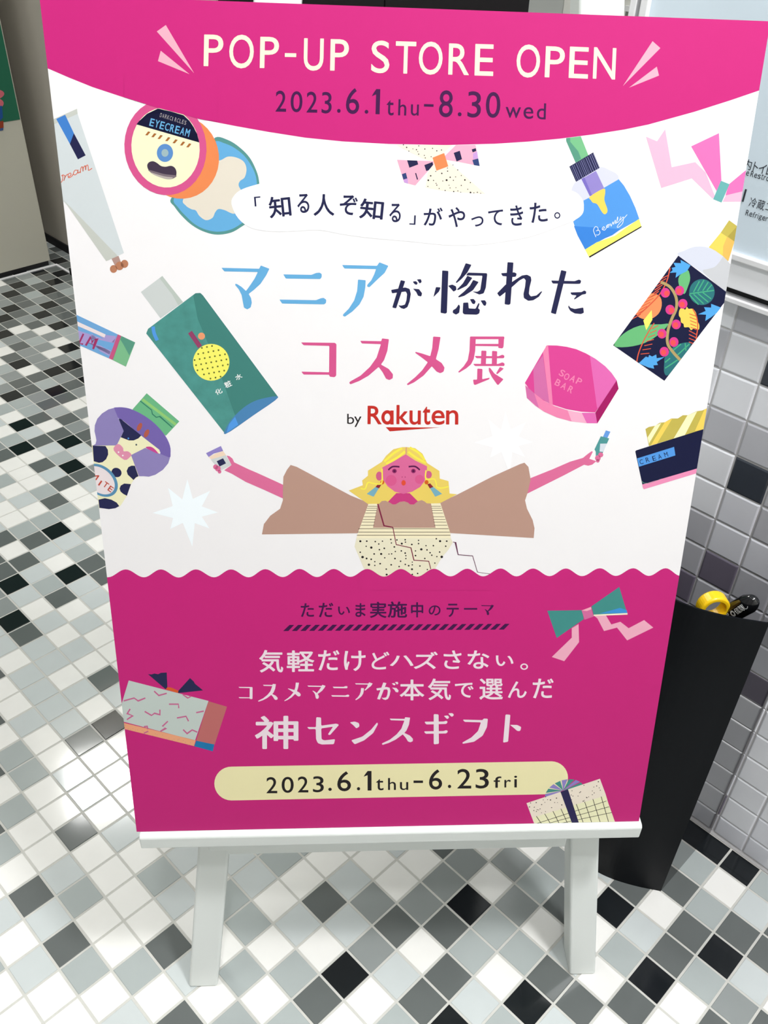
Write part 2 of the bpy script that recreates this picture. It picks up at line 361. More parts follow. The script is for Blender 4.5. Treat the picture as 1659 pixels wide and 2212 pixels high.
# ------------------------------------------------------------------ handles standing in the bin
yel = mat('handle_yellow', (246, 200, 24), .3, 1.5); blk = mat('handle_black', (16, 17, 20), .12, 1.6); steel = mat('shaft_steel', (150, 150, 155), .3, metallic=1)
whitepr = mat('handle_print', (235, 238, 240), .5)
yu = thing('umbrella', (6.2, 14.2, .12)); tag(yu, 'yellow ring-shaped umbrella handle sticking out of the black bin', 'umbrella', None)
Ly = (6.2, 14.2, .12)
mb = MB(); c = Vector((6.91, 13.0, 10.72)); ax = Vector((.91, -.738, .063)).normalized(); u = Vector((.35, -.05, .93)); u = (u - ax * u.dot(ax)).normalized(); v = ax.cross(u)
rings = []
for k in range(40):
    a = 2 * math.pi * k / 40; r = u * math.cos(a) + v * math.sin(a)
    R1, R2, hw = .365, .255, .165
    rings.append([c + r * R1 - ax * hw * .8, c + r * R1 + ax * hw * .8, c + r * (R1 - .03) + ax * hw, c + r * R2 + ax * hw, c + r * R2 - ax * hw, c + r * (R1 - .03) - ax * hw])
i0 = mb.mi(yel); b = 0
for r in rings: mb.v += [tuple(p) for p in r]
for k in range(40):
    for j in range(6):
        mb.f.append((k * 6 + j, k * 6 + (j + 1) % 6, ((k + 1) % 40) * 6 + (j + 1) % 6, ((k + 1) % 40) * 6 + j)); mb.m.append(i0)
local(mb, Ly).build('ring_handle', yu, bevel=.02)
mb = MB(); p0 = c - u * .42
tube(mb, [p0, p0 - u * .3, p0 - u * .7 + Vector((.03, -.08, -.1)), Vector((6.98, 12.85, 8.6))], [(.16, .2), .17, .17, .15], yel); local(mb, Ly).build('grip', yu, smooth=True)
mb = MB(); tube(mb, [(6.98, 12.85, 8.6), (6.75, 13.5, .12)], .07, steel); local(mb, Ly).build('shaft', yu, smooth=True)
bu = thing('umbrella', (5.6, 14.6, .12)); tag(bu, 'glossy black bent umbrella handle with white lettering, sticking out of the black bin', 'umbrella')
Lb = (5.6, 14.6, .12)
mb = MB(); d = (Vector((7.718, 13.3, 11.453)) - Vector((7.152, 13.3, 10.397))).normalized(); tip = Vector((7.69, 13.3, 11.31))
pts = smooth_open([tuple(tip), tuple(tip - d * .1), tuple(tip - d * .28), (7.415, 13.3, 10.82), (7.152, 13.3, 10.33), (6.944, 13.32, 9.87), (6.7, 13.4, 9.4), (6.6, 13.5, 8.6)], 3)
rr = []
for i in range(len(pts)):
    g = min(1, math.sqrt(max(0.02, i / 6.0))); rr.append((.235 * g, .19 * g))
tube(mb, pts, rr, blk, 20); local(mb, Lb).build('handle', bu, smooth=True)
mb = MB(); tube(mb, [(6.6, 13.5, 8.6), (5.6, 14.6, .12)], .07, steel); local(mb, Lb).build('shaft', bu, smooth=True)

# ------------------------------------------------------------------ lettering
GC = {}
def glyph(ch, bold=0.0):
    bold = 0.0
    """triangles of one character of Blender's built-in font, normalised to its own bounding box"""
    if (ch, bold) in GC: return GC[(ch, bold)]
    if ch == '1': return [(.52, 0), (1, 0), (1, 1), (.52, 1), (.52, .8), (0, .8), (0, .72), (.2, .84), (.52, 1)], [(0, 1, 2), (0, 2, 3), (6, 4, 8), (6, 8, 7)]
    cu = bpy.data.curves.new('g', 'FONT'); cu.body = ch; cu.offset = bold; cu.resolution_u = 5
    o = bpy.data.objects.new('g', cu); COL.objects.link(o)
    dg = bpy.context.evaluated_depsgraph_get(); me = bpy.data.meshes.new_from_object(o.evaluated_get(dg))
    me.calc_loop_triangles()
    vs = [(v.co.x, v.co.y) for v in me.vertices]; fs = [tuple(t.vertices) for t in me.loop_triangles]
    x0 = min(v[0] for v in vs); x1 = max(v[0] for v in vs); y0 = min(v[1] for v in vs); y1 = max(v[1] for v in vs)
    W, H = x1 - x0, max(1e-6, y1 - y0)
    out = ([((x - x0) / W, (y - y0) / H) for x, y in vs], fs)
    bpy.data.objects.remove(o); bpy.data.curves.remove(cu); bpy.data.meshes.remove(me)
    GC[(ch, bold)] = out; return out

# white print on the black handle and the guide text on the wall panel
def wall_text(mb, ch, x0, z0, x1, z1, y, mt, bold=0):
    vs, fs = glyph(ch, bold)
    P = [(x0 + u * (x1 - x0), y, z0 + v * (z1 - z0)) for u, v in vs]
    for f in fs: mb.face([P[k] for k in f], mt)
ink = mat('guide_ink', (44, 48, 56), .5)
mb = MB(); gy = YW - .228
for ch, x0, x1, z0, z1 in (('内', 3.62, 3.80, 19.36, 19.56), ('ト', 3.85, 3.95, 19.36, 19.55), ('イ', 3.97, 4.13, 19.36, 19.55), ('レ', 4.15, 4.30, 19.36, 19.55),
                           ('冷', 3.97, 4.13, 18.66, 18.86), ('蔵', 4.15, 4.32, 18.66, 18.86), ('コ', 4.35, 4.48, 18.68, 18.83)):
    wall_text(mb, ch, x0, z0, x1, z1, gy, ink)
def run(mb, s, x, z, h, y, mt):
    for ch in s:
        if ch == ' ': x += h * .35; continue
        wdt = {'i': .12, 'f': .35, 't': .35, 'r': .38, 'R': .62}.get(ch, .56) * h
        top = h if ch in 'RfdtiI' else h * .74; low = -.2 * h if ch == 'g' else 0
        wall_text(mb, ch, x, z + low, x + wdt, z + top, y, mt); x += wdt + .13 * h
run(mb, 'e', 3.73, 19.245, .115, gy, ink); run(mb, 'Restroo', 3.83, 19.245, .115, gy, ink); run(mb, 'Refrigerat', 3.955, 18.47, .115, gy, ink)
mb.box((3.80, gy - .004, 18.72), (3.84, gy, 18.98), ink)
local(mb, GP[1]).build('guide_lettering', GP[0])

mb = MB(); hd = Vector((d.x, 0, d.z)); hn = Vector((0, -1, 0)); hu = Vector((-d.z, 0, d.x))
def on_handle(ch, s0, s1, t0, t1):
    vs, fs = glyph(ch, .01); P = []
    for a, b in vs:
        s = s0 + a * (s1 - s0); t = t0 + b * (t1 - t0)
        tt = max(-1, min(1, t / .235)); P.append(tip - hd * s + hu * t + hn * (.19 * math.sqrt(1 - tt * tt) + .006))
    for f in fs: mb.face([P[k] for k in f][::-1], whitepr)
for k, ch in enumerate('◎個間し'): on_handle(ch, .72 - k * .14, .60 - k * .14, -.06, .09)
for k, ch in enumerate('aoueaono'): on_handle(ch, 1.2 - k * .055, 1.155 - k * .055, .03, .09); on_handle(ch, 1.2 - k * .055, 1.155 - k * .055, -.07, -.01)
local(mb, Lb).build('handle_lettering', bu)

# ------------------------------------------------------------------ the poster
posterM = Matrix.Identity(4)
for r in range(3):
    posterM[r][0] = PXv[r]; posterM[r][1] = PUv[r]; posterM[r][2] = PNv[r]; posterM[r][3] = PO[r] * T
poster = thing('poster', mw=posterM)
tag(poster, 'large pink and white poster board announcing a pop-up store, leaning on the white easel', 'poster')
def sheet(px, py):
    """point of the poster face (in tiles along its width and height) seen at a pixel of the photograph"""
    v = Vector(((px - CAM['cx']) / CAM['f'], (py - CAM['cy']) / CAM['f'], 1.0))
    d = Rm.transposed() @ v; t = (PO - Cc).dot(PNv) / d.dot(PNv); q = Cc + d * t - PO
    return q.dot(PXv), q.dot(PUv)
def clip(poly, inside, inter):
    out = []
    for i in range(len(poly)):
        a, b = poly[i - 1], poly[i]; ia, ib = inside(a), inside(b)
        if ib:
            if not ia: out.append(inter(a, b))
            out.append(b)
        elif ia: out.append(inter(a, b))
    return out
def clip_rect(p):
    for ax, lim, sg in ((0, 0, 1), (0, PWID, -1), (1, 0, 1), (1, PHGT, -1)):
        if not p: return p
        p = clip(p, lambda q: sg * (q[ax] - lim) >= -1e-9, lambda a, b: tuple(a[k] + (b[k] - a[k]) * (lim - a[ax]) / (b[ax] - a[ax]) for k in (0, 1)))
    return p
def clip_px(p, line):   # keep the side to the left of line a->b, in photo pixels
    (ax, ay), (bx, by) = line
    s = lambda q: (bx - ax) * (q[1] - ay) - (by - ay) * (q[0] - ax)
    return clip(p, lambda q: s(q) >= 0, lambda a, b: tuple(a[k] + (b[k] - a[k]) * s(a) / (s(a) - s(b)) for k in (0, 1)))
DZ = .0006
def Fr(x0, y0, k): return lambda pts: [(x0 + x * k, y0 + y * k) for x, y in pts]
class Art(MB):
    def __init__(s, name, lay=1): super().__init__(); s.name = name; s.lay = lay
    def poly(s, pts, mt, fr=None, up=0, conv=None):
        if fr: pts = fr(pts)
        if conv:
            for ln in conv: pts = clip_px(pts, ln)
        if len(pts) < 3: return
        q = clip_rect([sheet(*p) for p in pts])
        if len(q) < 3: return
        z = (s.lay + up) * DZ
        for t in tessellate_polygon([[Vector((a, b, 0)) for a, b in q]]):
            a, b, c = (q[k] for k in t)
            if (b[0] - a[0]) * (c[1] - a[1]) - (b[1] - a[1]) * (c[0] - a[0]) < 0: b, c = c, b
            s.face([(p[0], p[1], z) for p in (a, b, c)], mt)
    def blob(s, pts, mt, fr=None, up=0, n=5, conv=None): s.poly(smooth_closed(pts, n), mt, fr, up, conv)
    def ell(s, cx, cy, rx, ry, mt, fr=None, up=0, rot=0, n=36, conv=None):
        c, si = math.cos(rot), math.sin(rot)
        s.poly([(cx + rx * math.cos(a) * c - ry * math.sin(a) * si, cy + rx * math.cos(a) * si + ry * math.sin(a) * c) for a in (2 * math.pi * k / n for k in range(n))], mt, fr, up, conv)
    def line(s, pts, wd, mt, fr=None, up=0, sm=False, conv=None):
        if sm: pts = smooth_open(pts, 5)
        n = len(pts); L, R_ = [], []
        for i, p in enumerate(pts):
            a = Vector(pts[max(0, i - 1)][:2]); b = Vector(pts[min(n - 1, i + 1)][:2]); d = (b - a)
            if d.length == 0: continue
            d.normalize(); w_ = (wd[0] + (wd[-1] - wd[0]) * i / (n - 1)) if isinstance(wd, (list, tuple)) else wd
            k = 1.0
            if 0 < i < n - 1:
                e = (Vector(p[:2]) - a); 
                if e.length: k = 1 / max(.55, abs(e.normalized().dot(d)))
            L.append((p[0] - d.y * w_ / 2 * k, p[1] + d.x * w_ / 2 * k)); R_.append((p[0] + d.y * w_ / 2 * k, p[1] - d.x * w_ / 2 * k))
        for i in range(len(L) - 1): s.poly([L[i], L[i + 1], R_[i + 1], R_[i]], mt, fr, up, conv)
    def glyph(s, ch, x0, y0, x1, y1, mt, fr=None, bold=.012, rot=0, up=0):
        vs, fs = glyph(ch, bold); cx, cy = (x0 + x1) / 2, (y0 + y1) / 2; c, si = math.cos(rot), math.sin(rot); z = (s.lay + up) * DZ; P = []
        for u, v in vs:
            x = x0 + u * (x1 - x0) - cx; y = y1 - v * (y1 - y0) - cy; P.append((cx + x * c - y * si, cy + x * si + y * c))
        if fr: P = fr(P)
        P = [sheet(*p) for p in P]
        hp = max(q[1] for q in P) - min(q[1] for q in P); wp = max(q[0] for q in P) - min(q[0] for q in P); e = bold * .55 * max(hp, wp) if bold else 0
        mx, my = (max(q[0] for q in P) + min(q[0] for q in P)) / 2, (max(q[1] for q in P) + min(q[1] for q in P)) / 2
        kx = max(.5, 1 - 2 * e / max(wp, 1e-6)); ky = max(.5, 1 - 2 * e / max(hp, 1e-6))
        P = [(mx + (a - mx) * kx, my + (b - my) * ky) for a, b in P]
        for n, (dx, dy) in enumerate(((0, 0),) if not e else ((0, 0), (e, 0), (-e, 0), (0, e), (0, -e), (.7 * e, .7 * e), (-.7 * e, .7 * e), (.7 * e, -.7 * e), (-.7 * e, -.7 * e))):
            for f in fs:
                q = [(P[k][0] + dx, P[k][1] + dy) for k in f]
                if min(a for a, b in q) < 0 or max(a for a, b in q) > PWID: q = clip_rect(q)
                if len(q) > 2: s.face([(a, b, z + n * .00003) for a, b in q], mt)
    def done(s, label=None):
        # bring the parts' faces round to the viewer
        o = s.build(s.name, poster)
        if label: o['label'] = label
        return o
def smooth_closed(pts, n=5):
    out = []; N = len(pts)
    for i in range(N):
        a, b, c, d = pts[i - 1], pts[i], pts[(i + 1) % N], pts[(i + 2) % N]
        for k in range(n):
            t = k / n
            out.append(tuple(.5 * ((2 * b[m]) + (-a[m] + c[m]) * t + (2 * a[m] - 5 * b[m] + 4 * c[m] - d[m]) * t * t + (-a[m] + 3 * b[m] - 3 * c[m] + d[m]) * t ** 3) for m in (0, 1)))
    return out
def inpoly(p, P):
    c = False
    for i in range(len(P)):
        a, b = P[i], P[i - 1]
        if (a[1] > p[1]) != (b[1] > p[1]) and p[0] < (b[0] - a[0]) * (p[1] - a[1]) / (b[1] - a[1]) + a[0]: c = not c
    return c
KP = 0.755
def pm(name, c): return mat('print_' + name, c, .5, 1.3, KP)
WHITE = mat('print_white', (245, 243, 244), .5, 1.3, .79); PINK = pm('magenta', (206, 36, 126)); CREAM = pm('cream', (252, 243, 214)); NAVY = pm('navy', (32, 34, 76)); NAVY2 = pm('deep_navy', (13, 19, 60))
PURP = pm('dark_purple', (66, 14, 74)); LPINK = pm('light_pink', (250, 178, 196)); BUB = mat('print_bubble_white', (248, 249, 252), .5, 1.3, .84); SKY = pm('sky_blue', (104, 176, 224)); ROSE = pm('rose', (218, 86, 144))
LCR = pm('pale_yellow', (246, 246, 208)); ORG = pm('orange', (240, 140, 84)); BLACK = pm('black', (32, 26, 28)); TEAL = pm('teal', (72, 150, 140)); GRN = pm('green', (110, 186, 136)); GRN2 = pm('shade_green', (90, 156, 132))
LIL = pm('lilac', (150, 136, 206)); LIL2 = pm('deep_lilac', (124, 106, 192)); YEL = pm('yellow', (252, 216, 96)); LEM = pm('lemon', (250, 246, 110)); OLV = pm('olive', (200, 184, 84)); GRY = pm('pale_grey', (214, 216, 222))
BLU = pm('blue', (84, 156, 232)); RED = pm('red', (200, 44, 36)); SKIN = pm('pink_skin', (226, 112, 158)); BRN = pm('taupe', (190, 152, 136))

BT = .09
mb = MB(); foam = mat('board_white', (236, 234, 232), .6)
mb.box((0, 0, -BT), (PWID, PHGT, 0), WHITE); mb.build('board', poster)
mb = MB(); mb.box((.02, .02, -BT - .004), (PWID - .02, PHGT - .02, -BT + .001), foam); mb.build('backing_sheet', poster)

# header and lower band
a = Art('header_band', 1)
arc_h = [(60, 128), (102.7, 147.6), (150, 168), (199.6, 188), (260, 208), (314, 224.5), (380, 243), (443, 259.5), (510, 272.5), (580, 285), (660, 297.5), (740, 305.5), (840, 311), (964.8, 313.3), (1070, 310.5), (1140, 306), (1210, 299.5), (1280, 290.5), (1347.6, 280), (1400, 269.1), (1500, 241.5), (1580, 216), (1642.2, 194.7), (1700, 173)]
a.poly([(40, -60)] + [(1720, -60)] + arc_h[::-1], PINK); a.done('plain magenta band with a curved lower edge')
a = Art('lower_band', 1)
lo = [(200, 1248)]
xs = [(233, 1247, 0), (271.5, 1230, 1), (311, 1247, 0), (347.5, 1230, 1), (386, 1247.5, 0), (423, 1230, 1), (462.5, 1247, 0), (499, 1230, 1), (537, 1247, 0), (573, 1229.5, 1), (611, 1246.5, 0), (647, 1229, 1), (685, 1246.5, 0), (721, 1229, 1),
      (757, 1246, 0), (793.5, 1229, 1), (829.5, 1245.5, 0), (866, 1229, 1), (901, 1245.5, 0), (937.5, 1228.5, 1), (973, 1245, 0), (1009.5, 1228.5, 1), (1043.5, 1245, 0), (1081.5, 1228, 1), (1115.5, 1245, 0), (1151.5, 1228, 1), (1187, 1244.5, 0), (1222.5, 1228, 1),
      (1257, 1244.5, 0), (1296, 1227.5, 1), (1330, 1244, 0), (1368, 1227.5, 1), (1401.5, 1244, 0), (1438, 1227.5, 1), (1470, 1244, 0), (1505, 1227.5, 1)]
wave = []
for (x0, y0, _), (x1, y1, _) in zip(xs, xs[1:]):
    for k in range(8): t = k / 8; wave.append((x0 + (x1 - x0) * t, y0 + (y1 - y0) * (1 - math.cos(math.pi * t)) / 2))
a.poly([(200, 1246)] + wave + [(1520, 1240), (1520, 1900), (200, 1900)], PINK); a.done('plain magenta band with a wavy upper edge')

H1 = Fr(420, 60, .24111); H2 = Fr(780, 60, .27728); H3 = Fr(1060, 60, .24111)
a = Art('headline_lettering', 2)
for g in [('P', 85, 62, 258, 345), ('O', 312, 62, 532, 364), ('P', 588, 82, 757, 362), ('-', 810, 228, 912, 262), ('U', 980, 95, 1157, 385), ('P', 1218, 103, 1383, 385)]: a.glyph(*g, CREAM, H1, .013, .02)
for g in [('S', 80, 100, 222, 354), ('T', 268, 107, 427, 357), ('O', 450, 108, 635, 366), ('R', 682, 124, 843, 367), ('E', 887, 128, 1032, 374)]: a.glyph(*g, CREAM, H2, .013, .03)
for g in [('O', 232, 150, 442, 447), ('P', 489, 168, 662, 447), ('E', 704, 172, 876, 453), ('N', 920, 178, 1120, 460)]: a.glyph(*g, CREAM, H3, .013, .045)
a.done('cream lettering POP-UP STORE OPEN')
a = Art('date_lettering', 2)
for g in [('2', 728, 563, 823, 752), ('0', 862, 568, 968, 757), ('2', 1005, 572, 1102, 760), ('3', 1140, 575, 1230, 768), ('.', 1278, 727, 1310, 762), ('6', 1358, 540, 1477, 773), ('.', 1525, 735, 1558, 770)]: a.glyph(*g, PURP, H1, .012, .02)
for g in [('1', 83, 477, 147, 673), ('t', 198, 563, 255, 683), ('h', 290, 557, 353, 683), ('u', 388, 597, 450, 685), ('-', 490, 595, 565, 615), ('8', 608, 487, 715, 697), ('.', 753, 658, 783, 690), ('3', 830, 495, 935, 700), ('0', 972, 500, 1085, 702), ('w', 1125, 618, 1245, 703), ('e', 1265, 618, 1342, 710), ('d', 1370, 588, 1440, 713)]: a.glyph(*g, PURP, H2, .012, .03)
a.done('dark purple dates on the header')
a = Art('accent_rays', 2); C1 = Fr(0, 0, .5003)
a.poly([(677, 136), (716, 108), (838, 316)], LPINK, C1); a.poly([(682, 264), (694, 219), (818, 320)], LPINK, C1)
a.done('two pale pink rays left of the headline'); a = Art('accent_rays', 2)
a.poly([(1450, 120), (1520, 182), (1184, 522)], LPINK, H3); a.poly([(1488, 348), (1508, 428), (1238, 537)], LPINK, H3)
a.done('two pale pink rays right of the headline')

# bubble and its line of text
a = Art('speech_bubble', 5); S1 = Fr(500, 380, .24111); S2 = Fr(860, 390, .24111)
a.blob([(500, 440), (507, 421), (525, 408), (560, 397), (600, 387), (640, 378), (680, 364), (720, 360), (770, 365), (820, 377), (860, 391), (905, 404), (960, 413), (1010, 417), (1050, 419), (1110, 416), (1170, 411), (1215, 409), (1243, 415), (1257, 430), (1261, 445), (1258, 462), (1240, 476), (1200, 492), (1150, 510), (1100, 520), (1030, 529), (960, 529), (890, 522), (800, 514), (740, 506), (690, 497), (640, 499), (590, 500), (545, 493), (515, 472)], BUB, n=4)
a.done('plain white speech bubble')
a = Art('bubble_lettering', 6)
for g in [('「', 205, 185, 262, 272, -.08), ('知', 335, 180, 532, 372, -.1), ('る', 590, 160, 698, 332, 0), ('人', 735, 163, 922, 358, 0), ('ぞ', 970, 172, 1130, 350, .05), ('知', 1150, 208, 1362, 390, .1), ('る', 1415, 247, 1518, 415, .05), ('」', 1595, 352, 1650, 437, .05)]: a.glyph(*g[:5], NAVY, S1, .03, g[5])
for g in [('が', 228, 240, 398, 405, .03), ('や', 450, 238, 600, 418, .04), ('っ', 655, 320, 765, 412, -.03), ('て', 808, 262, 942, 403, -.04), ('き', 1005, 222, 1122, 405, -.08), ('た', 1182, 195, 1333, 375, -.1), ('。', 1398, 283, 1453, 342, 0)]: a.glyph(*g[:5], NAVY, S2, .026, g[5])
a.done('navy Japanese line inside the bubble')

# title, traced letter by letter
T1 = Fr(460, 540, .25316); T2 = Fr(840, 540, .27125); T3 = Fr(640, 700, .28933)
K_MA = [[(72, 152), (395, 160), (408, 132), (482, 160), (455, 215), (405, 290), (350, 340), (305, 375), (325, 410), (332, 450), (322, 490), (293, 507), (265, 492), (255, 440), (245, 385), (220, 335), (190, 300), (190, 288), (205, 290), (245, 315), (282, 350), (318, 300), (355, 245), (383, 188), (98, 183)]]
K_NI = [[(600, 208), (840, 212), (880, 196), (910, 193), (928, 205), (928, 232), (915, 248), (622, 244)], [(567, 423), (880, 428), (920, 412), (945, 408), (967, 425), (965, 450), (950, 464), (590, 457)]]
K_A = [[(1102, 128), (1400, 135), (1420, 105), (1497, 135), (1465, 195), (1400, 255), (1335, 318), (1315, 312), (1318, 295), (1350, 260), (1375, 210), (1392, 163), (1122, 158)], [(1238, 252), (1303, 258), (1300, 320), (1285, 400), (1250, 465), (1190, 525), (1125, 570), (1108, 560), (1112, 548), (1160, 500), (1205, 430), (1230, 350)]]
K_GA = [[(95, 240), (130, 248), (58, 465), (27, 458)], [(18, 318), (130, 298), (165, 310), (175, 350), (165, 410), (148, 455), (120, 470), (95, 462), (75, 440), (100, 443), (128, 435), (140, 400), (145, 350), (135, 330), (25, 345)],
        [(192, 308), (240, 312), (265, 345), (258, 370), (232, 365), (218, 335)], [(190, 252), (215, 248), (230, 262), (222, 278), (205, 272)], [(222, 235), (255, 232), (262, 255), (245, 268), (235, 250)]]
K_HORE = [[(425, 163), (474, 167), (462, 500), (450, 507), (412, 500)], [(375, 295), (412, 298), (400, 330), (355, 375)], [(472, 285), (505, 275), (535, 290), (538, 318), (515, 332), (498, 312)],
          [(612, 105), (658, 118), (625, 180), (580, 230), (540, 263), (532, 258), (570, 205)], [(630, 180), (780, 185), (783, 195), (772, 300), (755, 345), (720, 355), (665, 330), (705, 333), (728, 318), (745, 205), (615, 202)],
          [(625, 205), (665, 222), (620, 285), (550, 320), (542, 315), (590, 265)], [(672, 238), (715, 255), (670, 320), (600, 365), (555, 378), (552, 370), (600, 330), (645, 285)],
          [(557, 432), (567, 450), (560, 500), (535, 515), (508, 500), (510, 480), (535, 465)], [(592, 420), (632, 418), (636, 465), (690, 468), (715, 420), (722, 430), (710, 465), (725, 475), (720, 505), (700, 515), (600, 512), (588, 500)],
          [(645, 392), (675, 390), (692, 410), (682, 432), (665, 428)], [(730, 402), (765, 400), (778, 420), (770, 445), (755, 442)]]
K_RE = [[(945, 97), (992, 100), (968, 430), (955, 437), (922, 432)], [(893, 185), (1000, 178), (1018, 188), (1012, 212), (990, 215), (905, 207)],
        [(862, 345), (930, 275), (970, 262), (1010, 235), (1060, 203), (1100, 197), (1130, 212), (1135, 240), (1120, 300), (1115, 350), (1130, 370), (1175, 362), (1212, 330), (1222, 330), (1195, 372), (1150, 400), (1110, 405), (1075, 382), (1072, 350), (1085, 290), (1090, 240), (1075, 224), (1040, 242), (975, 300), (882, 372)]]
K_TA = [[(1372, 160), (1415, 170), (1330, 512), (1290, 500)], [(1292, 243), (1480, 248), (1515, 235), (1532, 245), (1525, 268), (1505, 270), (1305, 267)], [(1445, 338), (1535, 335), (1555, 322), (1572, 330), (1570, 350), (1540, 355), (1478, 395), (1474, 390), (1495, 362), (1455, 357)],
        [(1432, 440), (1445, 460), (1480, 470), (1548, 458), (1553, 500), (1530, 510), (1480, 505), (1445, 485), (1428, 455)]]
K_KO = [[(35, 137), (288, 140), (300, 150), (298, 385), (285, 397), (250, 393), (245, 378), (55, 377), (37, 355), (245, 360), (247, 163), (55, 158)]]
K_SU = [[(477, 125), (635, 128), (640, 107), (692, 113), (680, 200), (655, 270), (632, 302), (690, 335), (722, 375), (720, 405), (695, 418), (670, 408), (645, 360), (615, 320), (540, 385), (470, 425), (405, 450), (395, 440), (400, 430), (480, 385), (550, 320), (600, 250), (632, 150), (490, 145)]]
K_ME = [[(1022, 93), (1077, 97), (1062, 190), (1042, 262), (1085, 290), (1107, 325), (1100, 355), (1075, 367), (1048, 355), (1012, 315), (950, 385), (880, 435), (832, 457), (825, 448), (890, 395), (940, 345), (982, 285), (930, 245), (888, 215), (890, 207), (940, 220), (1000, 240), (1015, 180)]]
K_TEN = [[(1297, 93), (1553, 93), (1553, 113), (1297, 113)], [(1510, 100), (1552, 100), (1547, 172), (1538, 182), (1508, 178)], [(1330, 148), (1512, 148), (1512, 166), (1330, 163)], [(1297, 95), (1340, 108), (1336, 200), (1325, 260), (1305, 300), (1270, 330), (1215, 363), (1208, 357), (1250, 315), (1280, 270), (1293, 200)],
         [(1382, 198), (1420, 200), (1415, 305), (1378, 305)], [(1462, 200), (1500, 203), (1497, 302), (1460, 305)], [(1332, 238), (1510, 240), (1540, 228), (1555, 238), (1550, 255), (1345, 255)], [(1320, 297), (1505, 298), (1540, 285), (1556, 295), (1553, 313), (1335, 313)],
         [(1352, 332), (1390, 335), (1388, 412), (1445, 400), (1440, 412), (1335, 455), (1325, 450), (1320, 415), (1350, 415)], [(1437, 325), (1448, 328), (1480, 370), (1547, 412), (1508, 455), (1500, 452), (1460, 395), (1438, 350)], [(1520, 320), (1550, 332), (1500, 375), (1492, 368)]]
def word(art, ks, mt, fr, up=0, box=None):
    """traced character; with box it is scaled from its own bounds into the box"""
    if box:
        X = [p[0] for k in ks for p in k]; Y = [p[1] for k in ks for p in k]; x0, x1, y0, y1 = min(X), max(X), min(Y), max(Y)
        ks = [[(box[0] + (x - x0) / (x1 - x0) * (box[2] - box[0]), box[1] + (y - y0) / (y1 - y0) * (box[3] - box[1])) for x, y in k] for k in ks]
    for i, k in enumerate(ks):
        q = []   # round the traced outline a little (corner cutting)
        for j in range(len(k)):
            p0, p1, p2 = k[j - 1], k[j], k[(j + 1) % len(k)]
            for o in (p0, p2):
                ln = math.hypot(o[0] - p1[0], o[1] - p1[1]); c = min(.25, (4 if not box else 1.5) / max(ln, 1e-6)); q.append((p1[0] + (o[0] - p1[0]) * c, p1[1] + (o[1] - p1[1]) * c))
        art.poly(q, mt, fr, up + i * .04)
a = Art('title_lettering_upper', 2)
for k in (K_MA, K_NI, K_A): word(a, k, SKY, T1)
for k in (K_GA, K_HORE, K_RE, K_TA): word(a, k, NAVY, T2)
a.done('large sky blue and navy Japanese title')
a = Art('title_lettering_lower', 2)
for k in (K_KO, K_SU, K_ME, K_TEN): word(a, k, ROSE, T3)
a.done('large rose pink Japanese title')
a = Art('brand_lettering', 2)
a.glyph('b', 380, 670, 432, 746, BLACK, T3, 0); a.glyph('y', 432, 690, 487, 768, BLACK, T3, 0)
for g in [('R', 532, 610, 638, 748), ('k', 748, 604, 838, 748), ('u', 845, 645, 930, 752), ('t', 944, 615, 1002, 752), ('e', 1010, 643, 1108, 752), ('n', 1118, 643, 1210, 750)]: a.glyph(*g, RED, T3, .035, .01)
a.line([(680 + 33 * math.cos(k * math.pi / 12), 697 + 42 * math.sin(k * math.pi / 12)) for k in range(25)], 24, RED, T3); a.poly([(702, 645), (727, 645), (727, 750), (702, 750)], RED, T3, .1)
a.poly([(668, 770), (1075, 772), (698, 801)], RED, T3, .1)
a.done('small black by and red brand name with a tapered underline')

# lower text
P1 = Fr(600, 1270, .31344); P2 = Fr(500, 1380, .217); P3 = Fr(840, 1380, .217); P4 = Fr(540, 1520, .37372); P5 = Fr(440, 1640, .25316); P6 = Fr(820, 1630, .3255)
a = Art('theme_lettering', 2)
for g in [('た', 158, 105, 250, 200), ('だ', 282, 102, 383, 202), ('い', 415, 128, 498, 185), ('ま', 535, 105, 605, 200), ('実', 635, 95, 750, 207), ('施', 757, 93, 892, 205), ('中', 918, 98, 1003, 203), ('の', 1040, 120, 1122, 190), ('テ', 1163, 108, 1248, 200), ('ー', 1283, 138, 1375, 150)]: a.glyph(*g, PURP, P1, .035)
word(a, K_MA, PURP, P1, box=(1400, 115, 1490, 188))
a.done('dark purple Japanese line')
a = Art('hatched_rule', 2)
for k in range(26):
    t = k / 25; x = 37 + k * 59.4; yt = 255 - 8 * t; yb = 297 - 10 * t
    a.poly([(x, yb), (x + 36, yb), (x + 76, yt), (x + 44, yt)], PURP, P1)
a.done('row of slanted dark purple dashes')
LW = pm('pale_lettering', (248, 232, 240))
a = Art('slogan_lettering', 2)
for g in [('気', 275, 110, 515, 335), ('軽', 550, 115, 825, 330), ('だ', 863, 112, 1075, 315), ('け', 1120, 118, 1335, 320), ('ど', 1395, 128, 1572, 305)]: a.glyph(*g, LW, P2, .028)
for k, b in ((K_KO, (70, 478, 210, 600)), (K_SU, (265, 448, 460, 625)), (K_ME, (525, 435, 690, 620)), (K_MA, (755, 457, 937, 598)), (K_NI, (993, 470, 1172, 577)), (K_A, (1230, 433, 1405, 610)), (K_GA, (1442, 428, 1664, 608))): word(a, k, LW, P2, box=b)
